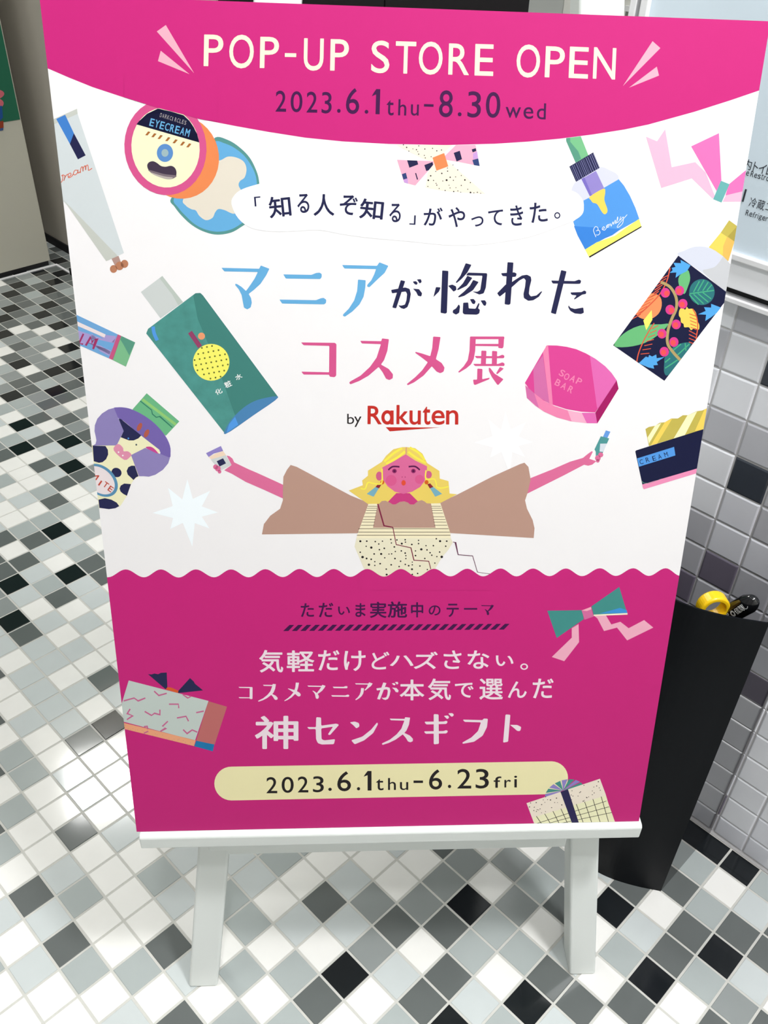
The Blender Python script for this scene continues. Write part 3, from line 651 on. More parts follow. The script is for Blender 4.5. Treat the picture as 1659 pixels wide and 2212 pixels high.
for g in [('ハ', 10, 165, 245, 270), ('ズ', 248, 127, 487, 300), ('さ', 545, 115, 723, 300), ('な', 783, 115, 1000, 298), ('い', 1065, 165, 1240, 270), ('。', 1308, 245, 1385, 308), ('本', 108, 405, 353, 612), ('気', 388, 395, 618, 610), ('で', 657, 437, 843, 585), ('選', 900, 395, 1135, 605), ('ん', 1185, 423, 1372, 588), ('だ', 1432, 395, 1640, 592)]: a.glyph(*g, LW, P3, .028)
a.done('two pale lines of Japanese lettering')
a = Art('gift_lettering', 2)
for g in [('神', 28, 70, 280, 262)]: a.glyph(*g, LW, P4, .03)
for ks, b in (([[(330, 135), (340, 147), (380, 146), (382, 205), (392, 228), (415, 236), (485, 234), (492, 205), (430, 212), (414, 205), (412, 143), (480, 133), (450, 178), (462, 182), (515, 122), (500, 115), (412, 127), (411, 80), (383, 78), (381, 136)]], None),
              ([[(577, 108), (605, 103), (630, 112), (633, 132), (615, 143), (598, 125)], [(585, 212), (650, 190), (700, 150), (735, 108), (740, 118), (712, 170), (660, 212), (605, 235)]], None),
              (K_SU, (762, 78, 942, 238)),
              ([[(1062, 60), (1090, 62), (1092, 232), (1062, 235)], [(1008, 104), (1120, 103), (1135, 98), (1143, 105), (1135, 117), (1018, 120)], [(1005, 160), (1120, 158), (1135, 152), (1145, 160), (1135, 172), (1015, 174)], [(1120, 70), (1145, 68), (1152, 80), (1140, 90)], [(1145, 56), (1170, 54), (1180, 66), (1166, 77)]], None),
              ([[(1230, 92), (1345, 95), (1350, 86), (1375, 87), (1370, 135), (1345, 185), (1295, 220), (1230, 232), (1227, 225), (1280, 195), (1318, 158), (1335, 108), (1240, 105)]], None),
              ([[(1477, 62), (1505, 64), (1492, 220), (1463, 225)], [(1502, 122), (1545, 123), (1568, 135), (1562, 158), (1545, 158), (1525, 140)]], None)): word(a, ks, LW, P4, box=b)
a.done('larger pale Japanese lettering')
a = Art('date_badge', 2)
pb = [(500 + 37 * math.cos(t), 1692.5 + 36.5 * math.sin(t)) for t in (math.pi * (.5 + k / 16) for k in range(17))] + [(1191 + 36 * math.cos(t), 1680 + 35.5 * math.sin(t)) for t in (math.pi * (1.5 + k / 16) for k in range(17))]
BADGE = pm('badge_cream', (250, 242, 190)); a.poly(pb, BADGE)
for g in [('2', 535, 152, 628, 290), ('0', 665, 150, 768, 287), ('2', 803, 147, 893, 283), ('3', 932, 145, 1025, 282), ('.', 1063, 243, 1093, 270), ('6', 1140, 103, 1257, 273), ('.', 1307, 238, 1335, 265), ('1', 1365, 100, 1432, 267), ('t', 1470, 168, 1535, 265), ('h', 1573, 160, 1640, 262)]: a.glyph(*g, BLACK, P5, .012, up=1)
for g in [('u', 135, 182, 190, 235), ('-', 225, 172, 288, 188), ('6', 328, 98, 415, 232), ('.', 453, 200, 475, 222), ('2', 515, 95, 608, 225), ('3', 637, 95, 725, 225), ('f', 757, 145, 808, 220), ('r', 828, 167, 872, 218), ('i', 893, 140, 912, 218)]: a.glyph(*g, BLACK, P6, .012, up=1)
a.done('cream rounded badge with black dates')
# ------------------------------------------------------------------ the drawn objects on the poster
a = Art('eye_cream_drawing', 2); EC = Fr(250, 210, .19892)
hdr = [((0, 128 - 60), (1, 0))]
a.ell(1110, 960, 520, 520, pm('jar_green', (88, 152, 148)), EC, 0, rot=0, n=60) if 0 else None
a.blob([(600, 1100), (640, 1190), (720, 1290), (830, 1390), (960, 1460), (1100, 1492), (1250, 1470), (1360, 1410), (1450, 1340), (1530, 1200), (1560, 1050), (1555, 900), (1520, 780), (1450, 650), (1340, 540), (1220, 465), (1080, 438), (1000, 600), (800, 900)], pm('jar_green', (88, 152, 148)), EC)
a.blob([(632, 1100), (680, 1200), (760, 1290), (860, 1380), (970, 1435), (1100, 1460), (1240, 1440), (1360, 1375), (1450, 1290), (1520, 1150), (1535, 1000), (1522, 860), (1470, 740), (1390, 630), (1280, 545), (1180, 500), (1080, 480), (1000, 600), (800, 900)], SKY, EC, .5)
a.blob([(735, 1105), (760, 1175), (820, 1215), (870, 1230), (910, 1290), (980, 1335), (1050, 1310), (1080, 1250), (1115, 1215), (1180, 1225), (1290, 1265), (1360, 1180), (1370, 1040), (1335, 960), (1350, 910), (1400, 870), (1420, 780), (1390, 700), (1310, 655), (1220, 645), (1150, 680), (1060, 720), (900, 900)], pm('cream_beige', (232, 224, 208)), EC, 1)
a.ell(700, 650, 420, 455, ORG, EC, 1.5, rot=-.25, conv=[((314 + 105, 224 + 29), (700, 330))] if 0 else None)
a.ell(540, 545, 445, 520, ROSE, EC, 2, rot=-.12)
a.ell(541, 547, 370, 435, LCR, EC, 2.5, rot=-.12)
a.blob([(225, 295), (320, 200), (455, 125), (600, 155), (730, 195), (830, 300), (885, 400), (905, 490)], NAVY, EC, 3, n=1)
a.poly([(225, 295), (255, 258), (340, 180), (455, 125), (470, 125), (735, 195), (800, 255), (850, 330), (890, 420), (908, 492)], NAVY, EC, 3)
EYEB = pm('eye_blue', (92, 144, 206))
a.ell(535, 605, 88, 98, EYEB, EC, 3); a.ell(535, 605, 38, 42, pm('eye_grey', (160, 186, 190)), EC, 3.5)
for x, y in ((350, 393), (416, 413), (484, 432), (567, 455), (646, 479), (727, 503), (795, 523)): a.poly([(x - 30, y + 20), (x - 4, y + 22), (x + 28, y - 16), (x + 2, y - 22)], pm('lash_brown', (170, 104, 44)), EC, 3)
a.blob([(342, 745), (360, 708), (405, 695), (450, 715), (490, 745), (540, 755), (600, 745), (640, 765), (660, 810), (650, 865), (600, 890), (530, 885), (440, 850), (365, 800)], pm('lip_dark', (66, 52, 72)), EC, 3)
a.blob([(352, 790), (440, 810), (530, 835), (655, 850), (640, 875), (590, 890), (520, 882), (430, 848)], pm('lip_mid', (124, 110, 118)), EC, 3.4)
a.blob([(375, 815), (450, 838), (540, 862), (620, 872), (590, 889), (520, 881), (430, 850)], pm('lip_light', (186, 176, 170)), EC, 3.7)
for k, ch in enumerate('EYECREAM'):
    x = 372 + k * 55; y = 232 + k * 16; a.glyph(ch, x, y, x + 46, y + 84, SKY, EC, .035, .25, 4)
for k, ch in enumerate('DARKCIRCLES'):
    x = 482 + k * 26.5; y = 172 + k * 8.2; a.glyph(ch, x, y, x + (6 if ch == 'I' else 20), y + 45, pm('grey_lettering', (176, 168, 172)), EC, 0, .25, 4)
a.done('round eye cream jar drawing')
a = Art('header_band', 8)   # the header colour runs over the top of the jar
a.poly([(268, 160), (470, 160), (470, 262), (443, 259.5), (427, 256), (400, 248), (345, 234), (314, 224.5), (268, 210)], PINK, None, .3)
a.done()

a = Art('white_tube_drawing', 2); TU = Fr(0, 0, .28933)
TUBE = pm('tube_grey', (214, 222, 224)); TUB2 = pm('tube_shade', (202, 206, 198))
a.poly([(380, 898), (575, 812), (580, 850), (400, 932)], TUB2, TU); a.poly([(395, 932), (580, 850), (925, 1888), (880, 1910), (470, 1500)], TUBE, TU, .5)
a.poly([(473, 1490), (880, 1912), (793, 1950)], TUB2, TU, 1)
a.poly([(420, 888), (487, 857), (552, 995), (522, 1075)], pm('cobalt', (66, 130, 208)), TU, 1); a.poly([(552, 995), (640, 1160), (582, 1190), (522, 1075)], NAVY, TU, 1)
a.poly([(833, 1932), (885, 1910), (905, 1962), (862, 1990)], pm('stem_tan', (184, 150, 140)), TU, 1)
for x, y, r in ((848, 2008, 27), (893, 1985, 30), (930, 1970, 28)): a.ell(x, y, r, r + 2, pm('cap_brown', (190, 128, 96)), TU, 1.2)
CS = pm('script_red', (222, 110, 84))
for q in ([(440, 1365), (462, 1356), (470, 1318), (462, 1312), (472, 1306), (486, 1318), (476, 1350)], [(478, 1345), (492, 1312), (508, 1300)], [(512, 1322), (530, 1306), (526, 1292), (510, 1302), (512, 1326), (534, 1318), (548, 1298)],
          [(580, 1272), (560, 1272), (548, 1296), (560, 1306), (578, 1290), (582, 1268), (584, 1292), (600, 1280)], [(600, 1292), (604, 1256), (616, 1246), (620, 1280), (622, 1254), (636, 1238), (640, 1270), (642, 1244), (654, 1232), (660, 1256), (662, 1272), (688, 1256)]): a.line(q, 6, CS, TU, 1.5, sm=True)
a.done('pale grey squeeze tube drawing')

a = Art('spotted_bow_drawing', 2); BW = Fr(840, 290, .13864)
SAND = pm('sand', (250, 238, 220)); PK2 = pm('bow_pink', (246, 178, 202))
a.poly([(110, 165), (985, 168), (700, 430), (540, 385)], SAND, BW); a.poly([(700, 430), (900, 400), (1510, 935), (1210, 925), (800, 875), (570, 830), (605, 610)], SAND, BW)
a.poly([(128, 398), (700, 420), (700, 470), (410, 798), (238, 752)], PK2, BW, .3); a.poly([(870, 340), (1045, 168), (1350, 165), (1415, 495), (1060, 425), (880, 395)], PK2, BW, .3)
for q in ([(283, 405), (440, 410), (458, 470), (320, 522)], [(552, 480), (680, 432), (690, 475), (620, 562), (582, 573)], [(408, 605), (425, 603), (455, 703), (437, 708)], [(1010, 290), (1105, 257), (1140, 388), (1055, 425)], [(1290, 235), (1355, 217), (1362, 262), (1305, 282)]): a.poly(q, NAVY, BW, .6)
NB = pm('bow_navy', (48, 68, 122)); a.poly([(202, 622), (265, 600), (288, 688), (226, 707)], NB, BW, .6); a.poly([(1300, 402), (1392, 377), (1415, 495), (1325, 480)], NB, BW, .6)
a.poly([(226, 707), (295, 690), (300, 770), (240, 752)], pm('bow_lilac', (206, 160, 222)), BW, .45); a.poly([(1310, 300), (1375, 265), (1392, 377), (1312, 390)], pm('bow_lilac', (0, 0, 0)), BW, .45)
a.poly([(680, 365), (862, 292), (925, 500), (742, 568)], ORG, BW, 1)
for x, y, r in ((227, 165, 9), (277, 205, 11), (311, 262, 8), (466, 182, 9), (430, 240, 10), (375, 228, 7), (450, 270, 7), (464, 310, 9), (560, 230, 10), (680, 220, 9), (747, 258, 10), (820, 245, 9), (553, 330, 8), (567, 368, 8), (658, 350, 8), (652, 648, 12), (614, 717, 14), (696, 720, 9), (735, 765, 8), (747, 792, 9), (840, 728, 8), (900, 715, 16), (825, 610, 12), (915, 575, 10), (955, 670, 11), (1005, 718, 9), (1040, 664, 8), (1073, 556, 9), (1128, 643, 8), (1184, 712, 13), (1270, 754, 9), (1128, 798, 9), (1045, 832, 7), (953, 836, 8), (1075, 882, 8), (1228, 857, 8), (1272, 908, 14), (1378, 905, 9), (1325, 912, 8), (1430, 920, 7), (877, 876, 9), (1010, 893, 11), (783, 845, 8), (607, 812, 8), (912, 527, 8), (730, 580, 8), (1000, 480, 7), (1120, 905, 8), (937, 795, 7)): a.ell(x, y, r, r, BLACK, BW, .7, n=8)
a.done('spotted and pink bow drawing')

a = Art('serum_bottle_drawing', 2); SB = Fr(1210, 280, .13106)
a.blob([(262, 855), (190, 1005), (290, 1060), (370, 1150), (380, 1250), (720, 1230), (970, 815), (800, 660), (650, 618), (500, 700)], pm('glass_lilac', (218, 220, 236)), SB, n=4)
a.poly([(385, 1168), (500, 1110), (720, 960), (965, 818), (1050, 920), (1150, 1090), (1240, 1290), (1305, 1475), (900, 1700), (415, 1975), (290, 1750), (215, 1515), (310, 1440), (370, 1340), (392, 1250)], BLU, SB, .5)
a.poly([(228, 1590), (700, 1620), (1000, 1640), (860, 1740), (600, 1850), (412, 1975), (290, 1750)], pm('serum_blue', (58, 134, 222)), SB, .7)
a.poly([(412, 1975), (600, 1860), (900, 1750), (1080, 1620), (1300, 1472), (1340, 1598), (475, 2100)], LEM, SB, 1); a.poly([(475, 2090), (1338, 1590), (1342, 1608), (485, 2112)], BLACK, SB, 1.2)
a.poly([(98, 140), (340, 110), (468, 430), (255, 545), (100, 190)], pm('dropper_green', (122, 194, 140)), SB, .3); a.poly([(98, 140), (165, 135), (165, 200), (300, 360), (345, 480), (255, 545), (100, 190)], GRN2, SB, .4)
a.poly([(152, 608), (545, 375), (652, 630), (262, 860)], NAVY, SB, 1)
for k in range(14):
    t = (k + .5) / 14 + rt.uniform(-.02, .02); x0 = 152 + 393 * t; y0 = 608 - 233 * t; a.line([(x0 + 5, y0 + 10), (x0 + 108, y0 + 252)], rt.choice((4, 6, 8)), pm('cap_line', (140, 140, 186)), SB, 1.2)
a.poly([(350, 815), (590, 680), (725, 965), (490, 1100)], LIL, SB, .8); a.poly([(350, 815), (400, 785), (525, 1080), (490, 1100)], pm('lilac_edge', (124, 110, 196)), SB, .9)
a.blob([(488, 1105), (715, 972), (742, 1040), (728, 1160), (782, 1330), (740, 1395), (690, 1360), (610, 1230), (540, 1205), (505, 1160)], YEL, SB, 1, n=3)
WL = pm('script_white', (240, 246, 252))
a.line([(590, 1770), (560, 1700), (550, 1650), (580, 1600), (615, 1610), (625, 1650), (590, 1670), (640, 1660), (655, 1700), (630, 1735), (590, 1735)], 9, WL, SB, 1.3, sm=True)
a.line([(690, 1650), (730, 1620), (715, 1600), (690, 1640), (735, 1655), (780, 1590), (800, 1560), (760, 1590), (790, 1610), (825, 1550), (840, 1590), (870, 1520), (880, 1560), (910, 1490), (915, 1550), (950, 1470), (945, 1440), (935, 1530), (975, 1500), (1000, 1430), (990, 1490), (1040, 1440), (1030, 1540), (960, 1610), (950, 1580), (1105, 1400)], 9, WL, SB, 1.3, sm=True)
a.done('blue serum dropper bottle drawing')

a = Art('pink_ribbon_drawing', 2); RR = Fr(1400, 0, .31663); RS = Fr(1540, 300, .09043); C2 = Fr(829, 0, .5003)
SOFT = pm('ribbon_pale', (250, 188, 214)); HOT = pm('ribbon_hot', (240, 116, 186))
a.poly([(1132, 590), (1180, 610), (1215, 558), (1243, 722), (1345, 700), (1390, 745), (1430, 848), (1420, 858), (1330, 770), (1198, 812)], SOFT, C2)
a.poly([(1327, 632), (1447, 575), (1458, 780), (1440, 830)], HOT, C2, .5); a.poly([(380, 1085), (820, 720), (760, 1240), (300, 1350)], HOT, RS, .5); a.poly([(230, 1500), (310, 1350), (740, 1235), (720, 1500)], SOFT, RS, .3)
a.poly([(190, 1000), (395, 1082), (205, 1520), (5, 1440)], pm('ribbon_teal', (104, 178, 176)), RS, 1)
a.done('pink ribbon bow drawing')

a = Art('flower_bottle_drawing', 2); FB = Fr(1310, 470, .18083)
a.blob([(858, 455), (930, 395), (1050, 350), (1180, 350), (1300, 395), (1400, 455), (1450, 520), (1520, 640), (1470, 830), (1430, 885), (1150, 660)], pm('glass_grey', (216, 220, 234)), FB, n=4)
a.blob([(1158, 655), (1210, 615), (1290, 590), (1350, 530), (1400, 465), (1450, 520), (1520, 640), (1470, 850), (1430, 885)], pm('glass_shade', (204, 206, 210)), FB, .4, n=4)
a.poly([(1222, 355), (1365, 180), (1530, 285), (1455, 522), (1390, 460), (1300, 395)], YEL, FB, .6); a.poly([(1440, 230), (1530, 285), (1455, 522), (1390, 460), (1395, 340)], pm('cap_amber', (236, 190, 96)), FB, .8)
a.poly([(1365, 180), (1465, 32), (1600, 130), (1525, 285)], OLV, FB, .6); a.poly([(1450, 225), (1600, 60), (1600, 140), (1525, 285)], pm('olive_shade', (176, 160, 70)), FB, .8)
LBL = [(858, 455), (1428, 885), (1412, 1010), (692, 1950), (80, 1525)]
a.poly(LBL, NAVY2, FB, .8)
def fpx(p): return (1310 + p[0] * .18083, 470 + p[1] * .18083)
e_l = (fpx((80, 1525)), fpx((858, 455))); e_r = (fpx((1428, 995)), fpx((692, 1950))); e_b = (fpx((692, 1950)), fpx((80, 1525)))
CV = [e_l, e_r, e_b]
LG = pm('leaf_green', (108, 190, 124)); DG = pm('leaf_teal', (42, 116, 122)); MG = pm('leaf_vein', (72, 178, 130)); CB = pm('flower_blue', (84, 170, 236)); RB = pm('twig_red', (226, 92, 62)); BRY = pm('berry', (222, 60, 146)); BRR = pm('berry_red', (240, 84, 84)); PCH = pm('peach', (252, 150, 96)); BRCH = pm('branch', (182, 160, 104))
a.blob([(965, 620), (870, 700), (865, 800), (925, 915), (975, 820), (1000, 720)], LG, FB, 1, 3)
a.ell(1140, 890, 152, 155, DG, FB, 1); 
for q in ([(990, 910), (1285, 870)], [(1040, 890), (1110, 760)], [(1090, 880), (1165, 745)], [(1150, 875), (1215, 770)], [(1200, 870), (1260, 800)], [(1040, 915), (1160, 1030)], [(1090, 905), (1215, 1010)], [(1150, 895), (1250, 970)], [(990, 920), (1100, 1040)]): a.line(q, 13, MG, FB, 1.2)
a.blob([(90, 1530), (200, 1390), (400, 1290), (650, 1275), (740, 1275), (620, 1400), (450, 1500), (250, 1545)], LG, FB, 1, 3)
a.blob([(540, 905), (640, 945), (660, 1050), (620, 1150), (520, 1215), (420, 1205), (360, 1160), (370, 1080), (450, 980)], PCH, FB, 1, 3, CV)
for k in range(6): a.line([(600 - k * 38, 915 + k * 48), (470 - k * 34, 975 + k * 48)], 10, RB, FB, 1.2, conv=CV)
a.line([(760, 600), (720, 760), (640, 910), (520, 1040), (370, 1175)], 14, RB, FB, 1.2, conv=CV, sm=True)
for k in range(6): a.line([(735 - k * 22, 690 + k * 38), (640 - k * 22, 740 + k * 42)], 10, RB, FB, 1.2, conv=CV)
for pts in ([(1005, 570), (885, 505), (890, 545), (800, 540), (825, 590), (780, 600), (790, 630), (755, 660), (835, 655), (825, 720), (880, 680), (960, 640)],
            [(1370, 1075), (1250, 1030), (1250, 1075), (1165, 1070), (1185, 1115), (1095, 1155), (1190, 1160), (1180, 1235), (1250, 1190), (1330, 1130)],
            [(385, 1740), (470, 1660), (500, 1670), (510, 1640), (545, 1660), (595, 1635), (600, 1680), (695, 1665), (600, 1725), (615, 1760), (560, 1765), (570, 1805), (500, 1790)]): a.poly(pts, CB, FB, 1.3, CV)
a.line([(650, 770), (760, 830), (830, 950), (835, 1080), (780, 1210), (735, 1350), (730, 1500), (790, 1600), (880, 1700)], 34, BRCH, FB, 1.6, sm=True, conv=CV)
a.blob([(690, 1740), (700, 1660), (780, 1560), (900, 1500), (1010, 1510), (900, 1700), (740, 1880), (690, 1850)], DG, FB, 1.1, 3, CV)
for q in ([(780, 1600), (890, 1510)], [(850, 1640), (990, 1510)], [(700, 1800), (850, 1700)], [(700, 1730), (760, 1680)], [(940, 1500), (950, 1590)]): a.line(q, 14, MG, FB, 1.3, conv=CV)
for x, y in ((703, 898), (873, 872), (912, 1030), (760, 1100), (833, 1276), (663, 1386), (805, 1486), (690, 1602)): a.ell(x, y, 55, 58, BRY, FB, 2); a.ell(x + rt.choice((-8, 16)), y + 8, 32, 34, BRR, FB, 2.3, n=20)
a.blob([(870, 1110), (900, 1075), (940, 1100), (960, 1065), (980, 1090), (1030, 1090), (1070, 1140), (1080, 1210), (1095, 1250), (1110, 1290), (1100, 1340), (1050, 1320), (1010, 1345), (985, 1310), (930, 1310), (920, 1270), (890, 1250), (885, 1200), (865, 1170)], YEL, FB, 1.5, 3)
a.line([(1030, 1090), (1075, 1180), (1090, 1300), (1070, 1450)], 13, RB, FB, 1.8, sm=True, conv=CV)
for k in range(5): a.line([(990 + k * 4, 1150 + k * 40), (1075, 1180 + k * 40)], 9, RB, FB, 1.8)
for k in range(4): a.line([(985, 1350 + k * 45), (1080, 1400 + k * 40)], 10, RB, FB, 1.2, conv=CV)
a.poly([(440, 1230), (540, 1105), (548, 1220), (475, 1345)], LEM, FB, 2)
a.line([(570, 1260), (470, 1420), (390, 1600), (360, 1730)], 13, RB, FB, 1.6, conv=CV, sm=True)
for k in range(7): a.line([(540 - k * 22, 1330 + k * 50), (620 - k * 18, 1290 + k * 55)], 9, RB, FB, 1.5, conv=CV)
a.done('bottle drawing with berries and leaves on a navy label')

a = Art('soap_bar_drawing', 2); SO = Fr(1120, 730, .13864)
PS = pm('soap_pink', (224, 70, 152)); PS2 = pm('soap_light', (232, 108, 184)); PS3 = pm('soap_rose', (244, 136, 180)); PS4 = pm('soap_dark', (168, 18, 100)); PS5 = pm('soap_mauve', (216, 112, 172)); PS6 = pm('soap_pale', (250, 180, 208))
a.poly([(100, 700), (440, 115), (600, 118), (750, 138), (900, 175), (1050, 240), (1200, 325), (1350, 440), (1450, 545), (1530, 660), (1197, 1160), (980, 1150), (750, 1110), (530, 1040), (340, 950), (200, 850)], PS, SO)
a.poly([(1113, 280), (1200, 325), (1350, 440), (1450, 545), (1530, 660), (1240, 1100), (1222, 1080)], PS2, SO, .4)
a.poly([(425, 130), (458, 115), (535, 1045), (480, 1020)], PS3, SO, .4); a.poly([(230, 480), (380, 270), (480, 1020), (250, 880)], PS5, SO, .4)
a.poly([(380, 220), (440, 115), (462, 118), (535, 1045), (480, 1020)], PS3, SO, .5)
a.poly([(100, 700), (120, 770), (245, 860), (400, 980), (560, 1060), (760, 1125), (980, 1165), (1195, 1165), (1228, 1330), (1060, 1328), (820, 1300), (600, 1240), (400, 1150), (260, 1055), (130, 935)], PS3, SO, .6)
a.poly([(110, 740), (245, 860), (320, 1095), (130, 935)], PS5, SO, .8); a.poly([(765, 1128), (985, 1165), (1065, 1328), (828, 1302)], PS6, SO, .8); a.poly([(985, 1165), (1195, 1165), (1228, 1330), (1065, 1328)], PS2, SO, .8)
a.poly([(1530, 660), (1560, 790), (1228, 1332), (1197, 1165)], PS4, SO, 1)
for ch, x, y in (('S', 640, 495), ('O', 712, 550), ('A', 810, 580), ('P', 905, 625)): a.glyph(ch, x, y, x + 78, y + 105, PS3, SO, .035, .5, 1.2)
for ch, x, y in (('B', 575, 645), ('A', 670, 695), ('R', 775, 750)): a.glyph(ch, x, y, x + 78, y + 105, PS3, SO, .035, .5, 1.2)
a.done('pink soap bar drawing')

a = Art('cream_jar_drawing', 2); CJ = Fr(1360, 860, .1085)
a.poly([(315, 615), (380, 575), (510, 550), (600, 490), (700, 480), (830, 405), (960, 405), (1060, 340), (1160, 340), (1330, 262), (1450, 245), (1560, 190), (1480, 620), (385, 955)], OLV, CJ)
PALE = pm('lid_pale', (254, 250, 196))
for q in ([(505, 548), (630, 495), (385, 905), (355, 785)], [(1150, 345), (1345, 262), (1100, 735), (875, 805)]): a.poly(q, PALE, CJ, .4)
for q in ([(700, 480), (850, 405), (545, 905), (420, 940)], [(1490, 225), (1560, 190), (1480, 620), (1300, 655)]): a.poly(q, YEL, CJ, .4)
a.poly([(112, 1060), (130, 1040), (1462, 620), (1700, 545), (1600, 1300), (1340, 1405), (255, 1725)], NAVY2, CJ, .6)
a.poly([(250, 1720), (1345, 1400), (1600, 1320), (1600, 1420), (1320, 1500), (285, 1815), (265, 1790)], pm('jar_pink', (244, 148, 190)), CJ, .8)
a.poly([(150, 1200), (885, 970), (912, 1140), (185, 1365)], BLU, CJ, 1)
for ch, x, y in (('C', 200, 1220), ('R', 322, 1180), ('E', 455, 1150), ('A', 565, 1115), ('M', 690, 1075)): a.glyph(ch, x, y, x + 70, y + 95, NAVY2, CJ, 0, -.28, 1.3)
a.line([(250, 1655), (290, 1690), (430, 1680), (640, 1600)], [14, 2], GRN2, CJ, 1.2, sm=True)
a.done('navy cream jar drawing with a striped lid')

a = Art('lotion_bottle_drawing', 2); LB = Fr(290, 590, .19892)
a.poly([(72, 205), (305, 30), (530, 315), (285, 490)], pm('cap_grey', (208, 214, 212)), LB); a.poly([(275, 55), (305, 30), (530, 315), (480, 350), (410, 230)], pm('cap_shade', (192, 202, 194)), LB, .3)
LT = mat('print_lotion_teal', (76, 148, 140), .42, 1.42, KP, .28, 90); LT2 = pm('lotion_shade', (66, 132, 124))
a.poly([(130, 655), (150, 605), (665, 218), (718, 215), (745, 240), (1565, 1348), (990, 1748)], LT, LB, .5)
a.poly([(640, 240), (665, 218), (718, 215), (745, 240), (1565, 1348), (1130, 1645), (900, 1000), (690, 500)], LT2, LB, .7)
a.blob([(990, 1748), (1020, 1640), (1100, 1540), (1230, 1430), (1380, 1365), (1565, 1348), (1300, 1540)], pm('lotion_blue', (76, 134, 184)), LB, 1, 4)
a.poly([(1000, 1738), (1030, 1640), (1095, 1560), (1130, 1645)], BLU, LB, 1.2)
a.line([(205, 580), (215, 650), (250, 730)], 38, BLU, LB, 1, sm=True)
a.line([(605, 640), (715, 800)], 50, pm('stalk_plum', (150, 64, 104)), LB, 1); a.ell(730, 684, 38, 38, pm('fruit_orange', (240, 158, 112)), LB, 1)
a.ell(836, 968, 198, 200, LEM, LB, 1.3)
for r in range(-4, 5):
    for c in range(-4, 5):
        x = 836 + c * 55 + r * 15.5; y = 968 - c * 10.5 + r * 55.5
        if (x - 836) ** 2 + (y - 968) ** 2 < 195 ** 2: a.ell(x, y, 10, 10, pm('dot_olive', (104, 110, 44)), LB, 1.6, n=8)
for ch, x, y, h in (('化', 878, 1255, 60), ('粧', 980, 1172, 68), ('水', 1095, 1095, 60)): a.glyph(ch, x, y, x + 76, y + h, pm('lotion_white', (240, 244, 242)), LB, .03, -.45, 1.6)
a.done('teal lotion bottle drawing')

a = Art('lip_balm_drawing', 2); BA = Fr(160, 670, .09042)
BB = pm('balm_blue', (114, 170, 220)); BV = pm('balm_violet', (172, 158, 212))
a.poly([(-150, 20), (78, 120), (1045, 578), (830, 1150), (-100, 740)], BB, BA)
for q in ([(80, 480), (330, 560), (560, 640), (900, 760), (1030, 640), (990, 720), (960, 790), (700, 730), (560, 700), (430, 560), (380, 700), (600, 930), (850, 1060), (900, 1010), (640, 850), (300, 760), (260, 840), (80, 780)], [(740, 590), (1000, 620), (960, 780), (720, 700), (600, 600)], [(520, 840), (880, 960), (840, 1090), (620, 980)]): a.poly(q, BV, BA, .3)
a.poly([(60, 262), (755, 580), (728, 655), (60, 365)], pm('balm_pale', (240, 226, 226)), BA, .6)
a.poly([(1045, 575), (1130, 615), (925, 1190), (830, 1150)], pm('balm_rose', (200, 88, 132)), BA, .6)
a.poly([(1125, 612), (1462, 770), (1240, 1350), (920, 1190)], pm('balm_green', (126, 190, 142)), BA, .6); a.poly([(1140, 620), (1462, 770), (1320, 1080), (1180, 820), (1105, 700)], GRN2, BA, .8)
BM = pm('balm_plum', (164, 52, 104)); a.line([(225, 565), (120, 790), (215, 812)], 42, BM, BA, 1); a.line([(280, 845), (400, 640), (430, 770), (545, 680), (455, 930)], 48, BM, BA, 1)
a.done('blue and violet lip balm drawing')

a = Art('bonnet_milk_drawing', 2); CW = Fr(190, 840, .12658)
CRM = pm('milk_cream', (246, 242, 200)); DN = pm('milk_navy', (38, 40, 82))
a.poly([(60, 960), (500, 960), (560, 820), (900, 800), (1100, 950), (750, 1130), (870, 1490), (780, 1555), (740, 1620), (660, 1830), (560, 1990), (530, 2010), (190, 2040), (60, 1500)], CRM, CW)
a.poly([(1003, 75), (1560, 555), (1330, 800), (760, 350)], GRN, CW, .2); a.line([(930, 180), (1500, 610)], 46, pm('lid_lime', (150, 206, 120)), CW, .3); a.line([(890, 205), (1085, 360), (1100, 430), (1165, 485), (1225, 470), (1440, 660)], 16, pm('lid_line', (44, 122, 100)), CW, .4)
BON = pm('bonnet', (146, 134, 190)); BOD = pm('bonnet_deep', (120, 102, 176))
a.blob([(500, 315), (620, 318), (750, 350), (950, 450), (1150, 600), (1320, 800), (1400, 970), (1410, 1100), (1390, 1175), (1240, 1130), (1220, 1050), (1000, 870), (900, 790), (600, 540), (530, 515), (440, 340)], BOD, CW, .6, 3)
a.poly([(445, 325), (350, 350), (240, 420), (160, 510), (118, 620), (112, 720), (130, 800), (145, 880), (130, 940), (85, 968), (490, 965), (560, 820), (610, 720), (525, 520)], BON, CW, .7)
a.poly([(735, 1130), (975, 1008), (1400, 1175), (1370, 1270), (1280, 1380), (1150, 1465), (1040, 1498), (950, 1490), (870, 1490)], BON, CW, .7)
a.poly([(525, 515), (560, 512), (600, 545), (910, 795), (860, 845), (780, 880), (700, 880), (560, 825), (610, 720)], DN, CW, .9)
a.poly([(600, 830), (700, 885), (790, 880), (910, 800), (1220, 1040), (1230, 1080), (1210, 1105), (1100, 1010), (980, 1005), (740, 1125), (500, 960), (560, 830)], CRM, CW, .8)
a.blob([(985, 1000), (1060, 985), (1130, 1020), (1200, 1105), (1090, 1060)], pm('milk_lip', (206, 72, 150)), CW, 1, 4)
for x, y in ((880, 650), (1000, 760)): a.ell(x, y, 38, 75, pm('horn_rust', (180, 92, 76)), CW, 1, rot=.45)
a.ell(690, 845, 14, 16, BLU, CW, 1.2, n=10); a.ell(825, 953, 15, 17, pm('milk_dot', (74, 86, 90)), CW, 1.2, n=10)
